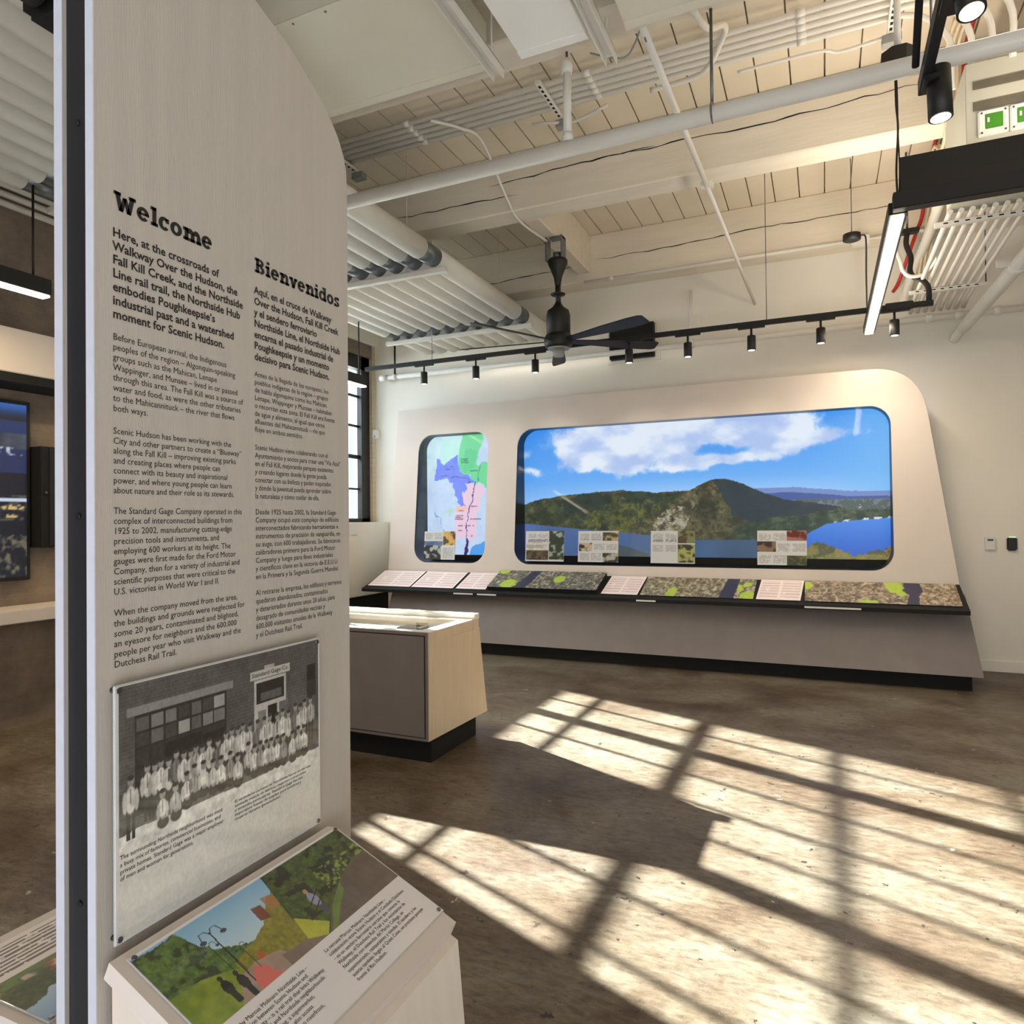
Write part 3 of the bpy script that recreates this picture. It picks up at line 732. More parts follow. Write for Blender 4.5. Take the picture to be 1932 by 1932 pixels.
t = tag(MB().tube(smooth_path([(1.02, 4.6, 5.0), (0.98, 5.75, 5.0), (0.968, 5.93, 4.8), (0.962, 5.97, 4.52), (0.962, 6.02, 4.47), (0.962, 6.15, 4.465), (0.962, 6.27, 4.47), (0.962, 6.32, 4.52), (0.965, 6.37, 4.8), (0.97, 6.6, 4.97), (0.97, 7.8, 4.98), (0.95, 8.12, 4.66), (0.90, 8.13, 4.50), (0.84, 8.14, 4.32), (0.75, 8.3, 4.06), (0.70, 8.40, 3.98)]), 0.018, 10).build('red_cable', RED), 'red fire alarm cable running back under the planks to the back wall', 'cable')
for i, (dx, l) in enumerate(((0.0, 'pale data cable hanging beside the red cable, nearest to it'), (0.035, 'pale data cable hanging beside the red cable, middle of three'), (0.07, 'pale data cable hanging beside the red cable, farthest from it'))):
    t = tag(MB().tube(smooth_path([(0.86+dx, 5.5, 4.95), (0.84+dx, 5.8, 4.90), (0.86+dx, 5.97, 4.50), (0.88+dx, 6.34, 4.47), (0.93+dx, 7.2, 4.86), (1.0+dx, 8.05, 4.75), (0.97+dx, 8.12, 4.45), (0.94+dx, 8.2, 4.2), (0.92+dx, 8.3, 4.03)]), 0.013, 8).build('data_cable', CREAM), l, 'cable', 'pale data cables')

# ceiling fan
FX, FY = -2.57, 7.0
t = thing('ceiling_fan', 'black ceiling fan hanging from the white cross beam in front of the exhibit wall', 'ceiling fan', (FX, FY, 3.4))
mb = MB(); mb.box(FX-0.115, FX-0.105, FY-0.07, FY+0.07, 4.36, 4.72); mb.box(FX-0.075, FX+0.07, FY-0.05, FY+0.05, 4.60, 4.62); mb.box(FX+0.06, FX+0.07, FY-0.07, FY+0.07, 4.38, 4.62)
mb.build('mount_bracket', GALV, t)
MB().cyl((FX, FY, 4.38), (FX, FY, 4.45), 0.05, 16).build('hanger_joint', GALV, t)
MB().lathe((FX, FY, 4.10), [(0.032, 0), (0.034, 0.02), (0.045, 0.09), (0.085, 0.19), (0.106, 0.24), (0.106, 0.27), (0.09, 0.285)]).build('upper_cup', BLACK, t)
MB().cyl((FX, FY, 3.86), (FX, FY, 4.15), 0.03, 16).build('downrod', BLACK, t)
MB().lathe((FX, FY, 3.99), [(0.03, 0), (0.075, 0.008), (0.08, 0.02), (0.03, 0.03)], 24).build('collar', BLACK, t)
MB().lathe((FX, FY, 3.56), [(0.11, 0), (0.128, 0.01), (0.128, 0.22), (0.115, 0.27), (0.07, 0.30), (0.04, 0.34), (0.032, 0.36)]).build('motor_housing', BLACK, t)
MB().lathe((FX, FY, 3.43), [(0.10, 0), (0.14, 0.012), (0.15, 0.03), (0.155, 0.10), (0.135, 0.14), (0.11, 0.15)]).build('rotor', BLACK, t)
MB().lathe((FX, FY, 3.418), [(0.115, 0), (0.118, 0.012), (0.10, 0.014)]).build('trim_ring', GREYPL, t)
MB().lathe((FX, FY, 3.34), [(0.055, 0), (0.062, 0.02), (0.062, 0.08)]).build('lamp_cap', GREYPL, t)
for a in (-22, 36, 110, 187, 243):
    a = math.radians(a); d = Vector((math.cos(a), math.sin(a), 0)); s = Vector((-math.sin(a), math.cos(a), 0)); up = Vector((0, 0, 1))
    c = Vector((FX, FY, 3.505)); tl = s*math.cos(0.26)-up*math.sin(0.26); nn = d.cross(tl)
    mb = MB(); st = []
    for q, hw in ((0.13, 0.035), (0.30, 0.045), (0.6, 0.07), (0.95, 0.085), (1.08, 0.08), (1.12, 0.06)):
        p = c+d*q; st.append([p-tl*hw-nn*0.006, p+tl*hw-nn*0.006, p+tl*hw+nn*0.006, p-tl*hw+nn*0.006])
    vs = [[mb.bm.verts.new(p) for p in r] for r in st]
    for r0, r1 in zip(vs[:-1], vs[1:]):
        for k in range(4): mb.bm.faces.new((r0[k], r0[(k+1) % 4], r1[(k+1) % 4], r1[k]))
    mb.bm.faces.new(vs[0][::-1]); mb.bm.faces.new(vs[-1])
    mb.build('blade', BLACK, t)

# track along the exhibit wall, and its spotlights
TY = 7.4
t = thing('lighting_track', 'long black lighting track hanging in front of the exhibit wall', 'track', (-2.2, TY, 3.53))
MB().box(-5.36, 0.94, TY-0.018, TY+0.018, 3.525, 3.575, 0.003).build('track_rail', BLACK, t)
MB().box(0.55, 0.78, TY-0.024, TY+0.024, 3.52, 3.59, 0.004).build('feed_box', BLACK, t)
for x in (-4.37, -0.5): MB().cyl((x, TY, 3.57), (x, TY, 5.07), 0.004, 6).build('suspension_wire', STEEL, t)
hl = ['nearest the window', 'second from the window', 'third from the window, left of the fan', 'below the black wall speaker', 'first to the right of the wall speaker', 'second to the right of the wall speaker', 'left of the lit pendant strip', 'at the right end of the track']
proto = None
for i, x in enumerate((-4.485, -3.768, -3.004, -1.906, -1.279, -0.647, -0.006, 0.624)):
    lab = 'small black cylinder spotlight on the wall track, %s' % hl[i]
    if proto is None:
        s = thing('track_spotlight', lab, 'spotlight', (x, TY, 3.3), 'spotlights on the wall track')
        MB().box(x-0.13, x+0.13, TY-0.02, TY+0.02, 3.505, 3.528, 0.003).build('adapter', BLACK, s)
        MB().cyl((x, TY, 3.43), (x, TY, 3.51), 0.011, 10).build('stem', BLACK, s)
        cy = MB().lathe((x, TY, 3.285), [(0.040, 0), (0.042, 0.003), (0.042, 0.142), (0.038, 0.147)], 24).build('cylinder', BLACK, s)
        MB().lathe((x, TY, 3.2835), [(0.02, 0), (0.032, 0.001), (0.032, 0.002)], 20).build('lens', LEDW, cy)
        proto = s
    else: copy_tree(proto, (x, TY, 3.3), lab)
    add_light('track_spot_beam', 'SPOT', (x, TY, 3.27), 10, (1.0, 0.86, 0.72), direction=(0, 0.42, -1), spot_size=1.5, spot_blend=0.8, shadow_soft_size=0.03)
t = tag(MB().tube(smooth_path([(0.76, 7.6, 4.30), (0.75, 7.6, 4.19), (0.785, 7.58, 4.05), (0.773, 7.55, 3.92), (0.80, 7.52, 3.845), (0.87, 7.45, 3.775), (0.905, 7.41, 3.69), (0.905, 7.4, 3.57)]), 0.024, 12).build('flexible_hose', BLACK), 'black flexible conduit snaking down to the right end of the wall track', 'conduit')
t = tag(MB().box(0.66, 0.86, 7.55, 7.65, 4.29, 4.33, 0.01).build('hose_connector', BLACK), 'black connector plate at the top of the flexible conduit behind the pendant', 'connector')
MB().cyl((0.76, 7.6, 4.32), (0.76, 7.6, 5.07), 0.01, 8).build('hanger_rod', STEEL, t)

# speaker on the wall
t = thing('wall_speaker', 'square black speaker on the back wall behind the fan blades', 'speaker', (-2.15, 8.45, 3.58))
by = MB().box(-2.42, -1.86, 8.42, 8.50, 3.575, 4.0, 0.01).build('body', BLACK, t)
MB().box(-2.40, -1.88, 8.414, 8.42, 3.595, 3.98, 0.004).build('grille', MATTE, by)
t = tag(MB().box(-2.47, -1.80, 8.505, 8.52, 3.54, 4.06, 0.003).build('backing_plate', WHITE), 'white backing plate on the wall behind the black speaker', 'plate')

# round canopy with a power cable
t = thing('round_canopy', 'small round black canopy hanging on a wire under the wall beam', 'canopy', (0.28, 7.5, 4.27))
MB().lathe((0.28, 7.5, 4.27), [(0.06, 0), (0.08, 0.008), (0.08, 0.062), (0.06, 0.07)], 28).build('disc', BLACK, t)
MB().cyl((0.28, 7.5, 4.34), (0.28, 7.5, 5.07), 0.004, 6).build('wire', STEEL, t)
MB().tube(smooth_path([(0.36, 7.5, 4.31), (0.395, 7.5, 4.30), (0.405, 7.52, 4.22), (0.405, 7.58, 3.95), (0.41, 7.62, 3.56)]), 0.008, 8).build('power_cable', BLACK, t)

# the lit L-shaped pendant
t = thing('pendant_light', 'angular black pendant with a bright warm strip at the upper right', 'pendant light', (0.7, 5.5, 3.43))
ra = MB().box(0.385, 0.49, 4.84, 7.88, 3.445, 3.520, 0.003).build('rear_arm', BLACK, t)
MB().box(0.400, 0.472, 4.86, 7.87, 3.430, 3.446, 0.003).build('light_strip', LED, ra)
mb = MB(); mb.box(0.405, 3.6, 4.76, 4.84, 3.45, 3.55, 0.004); mb.prism([(0.445, 4.775, 3.55), (0.445, 4.835, 3.55), (0.445, 4.835, 3.765), (0.445, 4.79, 3.765), (0.445, 4.785, 3.62)], (3.15, 0, 0))
fa = mb.build('front_arm', BLACK, t)
MB().box(0.41, 3.6, 4.756, 4.762, 3.453, 3.463).build('edge_bead', BLACK, fa)
MB().tube(smooth_path([(0.432, 4.8, 3.54), (0.428, 4.8, 3.7), (0.44, 4.8, 3.95), (0.432, 4.8, 4.1), (0.43, 4.8, 4.32)]), 0.006, 8).build('power_cable', BLACK, t)
MB().tube(smooth_path([(0.440, 4.8, 3.54), (0.445, 4.8, 3.7), (0.440, 4.8, 3.95), (0.44, 4.8, 4.1), (0.436, 4.8, 4.32)]), 0.004, 8).build('suspension_wire', BLACK, t)
add_light('pendant_glow', 'AREA', (0.436, 6.4, 3.42), 42, (1.0, 0.82, 0.60), direction=(0, 0.0, -1), shape='RECTANGLE', size=0.07, size_y=2.9)
add_light('pendant_uplight', 'AREA', (0.436, 6.4, 3.58), 32, (1.0, 0.85, 0.66), direction=(0, 0, 1), shape='RECTANGLE', size=0.07, size_y=2.9)
add_light('pendant_uplight', 'AREA', (2.2, 4.80, 3.79), 26, (1.0, 0.85, 0.66), direction=(0, 0, 1), shape='RECTANGLE', size=2.6, size_y=0.06)
t = thing('junction_canopy', 'black eight-sided junction box under the conduit strut above the pendant cable', 'junction box', (0.445, 4.8, 4.31))
MB().prism([(0.445+0.098*math.cos(a), 4.8+0.098*math.sin(a), 4.32) for a in np.linspace(PI/8, PI/8+2*PI, 9)[:-1]], (0, 0, 0.085)).build('box', BLACK, t)
MB().cyl((0.445, 4.8, 4.40), (0.445, 4.8, 5.07), 0.02, 10).build('hanger_rod', PIPE, t)

# near black track with two big spotlights, upper right
t = thing('ceiling_track', 'short black lighting track at the top right corner', 'track', (0.45, 3.0, 3.6))
MB().box(0.433, 0.475, 1.6, 3.80, 3.59, 3.66, 0.003).build('track_rail', BLACK, t)
MB().cyl((0.454, 2.0, 3.65), (0.454, 2.0, 5.07), 0.005, 6).build('suspension_wire', STEEL, t)
MB().cyl((0.454, 3.5, 3.65), (0.454, 3.5, 5.07), 0.005, 6).build('suspension_wire', STEEL, t)
t = tag(MB().tube(smooth_path([(0.41, 3.66, 3.66), (0.405, 3.55, 3.72), (0.40, 3.3, 3.95), (0.40, 3.1, 4.4), (0.40, 3.05, 5.05)]), 0.016, 12).build('flexible_hose', MATTE), 'black ribbed flexible conduit beside the short track at the top right corner', 'conduit')
for (x, y, z, l, tilt) in ((0.505, 3.68, 3.52, 'large black spotlight at the end of the short track, lamp facing down', (0.02, -0.06, -1)), (0.53, 3.14, 3.62, 'large black spotlight cut by the top edge of the picture', (0.05, -0.25, -1))):
    d = Vector(tilt).normalized(); c = Vector((x, y, z))
    s = thing('large_spotlight', l, 'spotlight', tuple(c), 'spotlights on the short track')
    cy = MB().cyl(c-d*0.115, c+d*0.115, 0.050, 28).build('cylinder', BLACK, s)
    MB().cyl(c+d*0.116, c+d*0.1165, 0.041, 24).build('lens', LEDW, cy)
    MB().box(0.44, 0.50, y-0.06, y+0.06, 3.565, 3.59, 0.004).build('adapter', BLACK, s)
    MB().cyl((0.47, y, 3.57), c-d*0.05, 0.012, 10).build('stem', BLACK, s)

# linear pendants along the window side
def linear(lab, y0, y1, glow):
    t = thing('linear_pendant', lab, 'pendant light', (-4.93, (y0+y1)/2, 3.17), 'linear pendants along the window side')
    hs = MB().box(-4.975, -4.885, y0, y1, 3.19, 3.30, 0.004).build('housing', BLACK, t)
    MB().box(-4.97, -4.89, y0+0.01, y1-0.01, 3.174, 3.19, 0.003).build('light_strip', LED, hs)
    for y in (y0+0.1, y1-0.1): MB().cyl((-4.93, y, 3.30), (-4.93, y, 3.93), 0.008, 8).build('cable', BLACK, t)
    add_light('linear_glow', 'AREA', (-4.93, (y0+y1)/2, 3.165), glow, (1.0, 0.75, 0.45), shape='RECTANGLE', size=0.07, size_y=y1-y0)
linear('black linear pendant lit underneath, by the brick wall left of the welcome panel', 0.9, 3.11, 40)
linear('black linear pendant lit underneath, in front of the tall window', 4.6, 6.78, 16)

for i, z in enumerate((4.13, 4.205, 4.28)):
    t = tag(MB().cyl((-5.86, -2.0, z), (-5.86, 4.25, z), 0.026, 10).build('wall_conduit', PIPE), 'white conduit high along the brick wall, %s of three' % ('lowest', 'middle', 'topmost')[i], 'conduit', 'conduits along the brick wall')
# dark shape of unknown kind, built as a black rounded fixture
t = thing('ceiling_fixture', 'black rounded fixture near the duct tubes at the top left corner', 'fixture', (-2.6, 2.0, 3.5))
mb = MB(); mb.box(-2.76, -2.42, 1.60, 2.45, 3.505, 3.72, 0.05, 4); mb.build('body', MATTE, t)
MB().cyl((-2.62, 1.62, 3.60), (-2.62, 1.50, 3.60), 0.09, 24).build('round_end', MATTE, t)
MB().cyl((-2.6, 2.0, 3.70), (-2.6, 2.0, 5.05), 0.02, 10).build('ceiling_pole', BLACK, t)

# ---------------------------------------------------------------- the exhibit wall
def yf(z): return 7.98+0.1*(z-2.0)
NF = Vector((0, 1, -0.1)).normalized()
def upf(x, z, d): return Vector((x, yf(z), z))+NF*d
def xr(z): return 1.28-(z-0.14)*0.13
ex = thing('exhibit_wall', 'large cream exhibit wall with a map window and a river landscape window', 'exhibit', (-2.1, 7.9, 0))
out = [(-5.36, 0.93), (xr(0.93), 0.93), (xr(2.62), 2.62)]
p0, p1, p2, p3 = (xr(2.62), 2.62), (xr(3.0)-0.0, 2.97), (xr(3.1)-0.16, 3.12), (0.44, 3.12)
for k in range(1, 13):
    s = k/12; a, b, c, d = (1-s)**3, 3*s*(1-s)**2, 3*s*s*(1-s), s**3
    out.append((a*p0[0]+b*p1[0]+c*p2[0]+d*p3[0], a*p0[1]+b*p1[1]+c*p2[1]+d*p3[1]))
out += [(-5.32, 3.11)]
O1 = rrect(-4.965, -3.925, 1.05, 2.745, 0.20); O2 = rrect(-3.515, 0.630, 1.05, 2.735, 0.20)
MB().plate(out, [O1, O2], upf, 0.02).build('front_panel', OFFW, ex)
def sleeve(o, m, name):
    mb = MB(); n = len(o)
    fr = [mb.bm.verts.new(upf(x, z, 0.004)) for x, z in o]; bk = [mb.bm.verts.new(Vector((x, 8.25, z))) for x, z in o]
    for i in range(n):
        mb.bm.faces.new((fr[i], fr[(i+1) % n], bk[(i+1) % n], bk[i]))
    return mb.build(name, m, ex)
NAVY = mat('dark_reveal', (17, 19, 24), 0.35, var=0.06, scale=5)
sleeve(O1, NAVY, 'opening_reveal'); sleeve(O2, NAVY, 'opening_reveal')
mb = MB()
for xa, za in ((xr(2.62), 2.62),):
    mb.poly([(xr(0.93), yf(0.93), 0.93), (xr(2.62), yf(2.62), 2.62), (xr(2.62), 8.5, 2.62), (xr(0.93), 8.5, 0.93)])
mb.poly([(-5.36, yf(0.93), 0.93), (-5.32, yf(3.11), 3.11), (-5.32, 8.5, 3.11), (-5.36, 8.5, 0.93)])
mb.poly([(-5.32, yf(3.11), 3.11), (0.44, yf(3.12), 3.12), (0.44, 8.5, 3.12), (-5.32, 8.5, 3.11)])
mb.build('side_cheek', OFFW, ex)
# lower panel, kick, shelf
MB().prism([(-5.13, 7.70, 0.85), (1.195, 7.70, 0.85), (1.282, 7.40, 0.145), (-5.13, 7.40, 0.145)], (0, 0.025, 0.0)).build('lower_panel', TAUPE, ex)
mb = MB(); mb.poly([(1.195, 7.71, 0.85), (1.282, 7.41, 0.145), (1.282, 8.5, 0.145), (1.195, 8.5, 0.85)]); mb.poly([(-5.13, 7.71, 0.85), (-5.13, 7.41, 0.145), (-5.13, 8.5, 0.145), (-5.13, 8.5, 0.85)])
mb.build('lower_cheek', TAUPE, ex)
MB().box(-5.05, 1.205, 7.485, 8.5, 0.0, 0.146, 0.003).build('kick_plinth', MATTE, ex)
mb = MB(); mb.prism([(-5.475, 7.445, 0.700), (-5.475, 7.445, 0.742), (-5.40, 7.885, 0.948), (-5.40, 7.885, 0.90)], (0, 0, 0.0001)) if False else None
mb = MB()
v = [(-5.475, 7.44, 0.692), (1.195, 7.44, 0.692), (1.175, 7.90, 0.90), (-5.38, 7.90, 0.90)]
tp = [(-5.475, 7.44, 0.730), (1.195, 7.44, 0.730), (1.175, 7.90, 0.945), (-5.38, 7.90, 0.945)]
a = [mb.bm.verts.new(Vector(p)) for p in v]; b = [mb.bm.verts.new(Vector(p)) for p in tp]
mb.bm.faces.new(a[::-1]); mb.bm.faces.new(b)
for i in range(4): mb.bm.faces.new((a[i], a[(i+1) % 4], b[(i+1) % 4], b[i]))
mb.build('shelf_tray', MATTE, ex)
for xa, xb in ((-4.12, -3.86), (-3.80, -3.55), (-1.87, -1.66), (-0.19, 0.31)):
    MB().box(xa, xb, 7.432, 7.441, 0.703, 0.720, 0.001).build('caption_strip', PLASTIC, ex)
MB().plate([(p[0], p[1]) for p in rrect(-3.55, 0.66, 1.03, 2.76, 0.2)], [], lambda x, z, d: upf(x, z, 0.024+d), 0.006).build('window_glass', CASEGLASS, ex)
MB().plate([(p[0], p[1]) for p in rrect(-5.0, -3.89, 1.03, 2.77, 0.2)], [], lambda x, z, d: upf(x, z, 0.024+d), 0.006).build('window_glass', CASEGLASS, ex)

# the lit river landscape
def mural(u, v):
    img = np.zeros(u.shape+(3,)); A = 2.87
    n1 = fbm(u*A*5, v*5, 1, 6); n4 = fbm(u*A*2.2, v*2.6, 8, 5)
    n3 = fbm(u*A*34, v*40, 3, 5, .75); n2 = 0.55*fbm(u*A*17, v*19, 2, 6, .62)+0.45*n3; n2 = sstep(.30, .70, n2)
    w1 = (fbm(u*A*12, v*14, 21, 5)-.5)*.035; w2 = (fbm(u*A*12+7, v*14, 22, 5)-.5)*.09
    t = np.clip((v-0.45)/0.55, 0, 1)
    sky = np.stack([np.interp(t, [0, .25, 1], [166, 112, 52]), np.interp(t, [0, .25, 1], [204, 176, 140]), np.interp(t, [0, .25, 1], [248, 246, 238])], -1)/255
    sky = mixc(sky, (120, 186, 246), sstep(0.75, 1.0, u)*0.75); sky = mixc(sky, (70, 150, 240), (1-sstep(0.0, 0.5, u))*0.35)
    img[:] = sky
    def blob(cx, cy, rx, ry, k=1.0, rot=0.0):
        du = (u-cx+(n4-.5)*.16+(n1-.5)*.05)*A; dv = v-cy+(n1-.5)*.10; c, s = math.cos(rot), math.sin(rot); a = (du*c+dv*s)/(rx*A); b = (-du*s+dv*c)/ry
        return k*np.exp(-(a*a+b*b))
    d = blob(.29, .88, .15, .15, 1.35)+blob(.40, .80, .16, .11, 1.3)+blob(.52, .92, .20, .12, 1.25)+blob(.66, .96, .16, .09, 1.1)+blob(.62, .705, .12, .040, 1.05, .10)+blob(.48, .665, .09, .035, 1.0, .12)+blob(.78, .81, .12, .04, .95, .14)+blob(.07, .66, .06, .04, .95)+blob(.06, .80, .03, .05, .6)+blob(.72, .87, .09, .07, .8)+blob(.33, .70, .10, .05, .8)
    d = d-0.55*blob(.585, .79, .065, .05, 1.0)
    cl = sstep(0.30, 0.92, d*(0.55+0.9*n1)+0.35*(n1-.5)+0.22*(n2-0.5)+0.08*(n3-.5))
    sh = fbm(u*A*4+3, v*7+2, 9, 5)
    k = sstep(.36, .72, sh)*0.8
    cc = np.stack([240-74*k, 242-54*k, 252-14*k], -1)/255
    img = img*(1-0.95*cl[..., None])+cc*0.95*cl[..., None]
    # far ridges on the right
    far = np.interp(u, [.68, .76, .81, .88, 1], [.488, .493, .479, .456, .450]); img = mixc(img, (120, 140, 196), (v < far+0.004*(n2-.5))*(u > .6)*1.0)
    img = mixc(img, (72, 92, 156), (v < far-0.035+0.01*(n1-.5))*(u > .6)*1.0)
    town = (v < 0.405+0.01*(n2-.5))*(u > .70)
    img = mixc(img, (118, 122, 138), town*1.0); img = mixc(img, (84, 96, 92), town*sstep(.42, .6, n2)); img = mixc(img, (70, 82, 66), town*sstep(.39, .22, v)*0.8)
    img = mixc(img, (226, 230, 236), town*(v > .31)*(v < .365)*sstep(.71, .78, n3)*1.0)
    # left hills
    rl = np.interp(u, [.0, .054, .094, .172, .233, .336, .434, .501, .6], [.37, .395, .440, .470, .485, .502, .478, .486, .46])+0.008*(n2-.5)
    hl = v < rl
    g = np.stack([44+64*n2, 52+58*n2, 44+30*n2], -1)/255
    img = np.where((hl & (u < .62))[..., None], g, img)
    img = mixc(img, (104, 92, 62), (hl & (u < .62))*sstep(.42, .5, v)*0.55)
    shd = inpoly(u+w1, v+w2, [(.165, .455), (.22, .478), (.30, .475), (.31, .42), (.27, .36), (.21, .33), (.175, .36)])
    img = mixc(img, (38, 54, 56), shd*0.85*hl)
    shd = inpoly(u+w1, v+w2, [(.34, .49), (.43, .472), (.50, .46), (.44, .41), (.38, .40), (.33, .44)]); img = mixc(img, (46, 62, 54), shd*0.7*hl)
    tr = (hl & (u > .22) & (u < .62) & (v < .40)); img = mixc(img, (112, 114, 56), tr*sstep(.40, .72, n2)*0.75); img = mixc(img, (30, 40, 32), (hl & (u < .62))*sstep(.42, .70, n3)*0.75)
    img = mixc(img, (176, 142, 60), (hl & (v < .30) & (u > .25) & (u < .4))*sstep(.60, .7, n3)*0.7)
    # the round mountain
    mt = np.interp(u, [.36, .419, .46, .514, .554, .573, .59, .605, .643, .692, .739, .798, .86, .90], [.20, .311, .368, .481, .545, .561, .565, .562, .529, .455, .410, .385, .355, .30])+0.006*(n2-.5)
    mm = (v < mt) & (u > .36) & (u < .9)
    g = np.stack([58+74*n2, 58+62*n2, 46+36*n2], -1)/255
    img = np.where(mm[..., None], g, img)
    img = mixc(img, (128, 104, 66), mm*sstep(.40, .52, v)*(u < .60)*0.6); img = mixc(img, (34, 40, 32), mm*sstep(.38, .68, n3)*0.75)
    img = mixc(img, (190, 178, 158), mm*inpoly(u+1.5*w1, v+w2, [(.43, .30), (.47, .37), (.50, .37), (.52, .27), (.49, .17), (.44, .17), (.42, .22)])*sstep(.36, .6, n3)*0.85)
    img = mixc(img, (160, 146, 122), mm*inpoly(u+w1, v+w2, [(.50, .45), (.53, .47), (.53, .30), (.50, .26)])*sstep(.52, .66, n3)*0.7)
    sd = inpoly(u+w1*.8, v+w2*.3, [(.575, .562), (.605, .562), (.643, .53), (.692, .455), (.739, .41), (.80, .385), (.86, .355), (.84, .335), (.74, .285), (.66, .255), (.62, .31), (.60, .40), (.585, .50)])
    img = mixc(img, (36, 52, 66), mm*sd*(0.88-0.15*n2))
    # wooded shore on the right and water
    sh = np.interp(u, [.60, .66, .72, .80, .86, .92, 1], [.17, .26, .29, .30, .33, .33, .33])
    wd = (v < sh+0.01*(n2-.5)) & (u > .62)
    img = np.where(wd[..., None], np.stack([40+62*n2, 52+60*n2, 46+34*n2], -1)/255, img); img = mixc(img, (30, 42, 36), wd*sstep(.48, .62, n3)*0.65)
    lk = np.interp(u, [.70, .80, .831, .876, .963, 1], [.0, .19, .237, .257, .277, .28]); lake = (v < lk) & (u > .775)
    lc = np.stack([np.interp(v, [0, .27], [34, 74]), np.interp(v, [0, .27], [86, 136]), np.interp(v, [0, .27], [192, 226])], -1)/255
    img = np.where(lake[..., None], lc, img)
    img = mixc(img, (220, 224, 226), (np.abs(v-lk-0.004) < 0.006)*(u > .845)*sstep(.55, .62, n3))
    rv = np.interp(u, [0, .053, .202, .349, .432, .539, .678, .74], [.27, .258, .214, .181, .153, .127, .129, .10])+0.004*(n3-.5)
    river = (v < rv) & (u < .775)
    c0 = np.stack([82-30*u, 104-30*u+0*v, 158-70*u], -1)/255*(0.9+0.25*n1[..., None])
    img = np.where(river[..., None], c0, img)
    isl = (v < np.interp(u, [.28, .31, .36, .41], [.0, .10, .07, .02])) & (u > .28) & (u < .41); img = mixc(img, (74, 80, 72), isl*(0.6+0.4*n2))
    fg = np.interp(u, [.775, .80, .83, .87, .89, .92, .95, .97, 1], [.06, .105, .10, .055, .035, .045, .06, .11, .13])+0.035*(n2-.5)
    f = (v < fg) & (u > .77)
    img = np.where(f[..., None], np.stack([96+70*n3, 92+56*n3, 50+24*n3], -1)/255, img)
    img = mixc(img, (182, 128, 66), f*((u > .94)*1.0)*sstep(.4, .6, n3)*0.8); img = mixc(img, (44, 52, 40), f*sstep(.5, .62, n2)*0.6)
    return np.clip(img, 0, 1)
picture('river_landscape', (-3.8, 8.249, 1.14), (4.6, 0, 0), (0, 0, 1.60), 620, 216, lambda u, v: mural(u, v+0.0), LIT, ex)
MB().box(-3.8, 0.9, 8.245, 8.25, 1.0, 1.141).build('lower_mask', MATTE, ex)

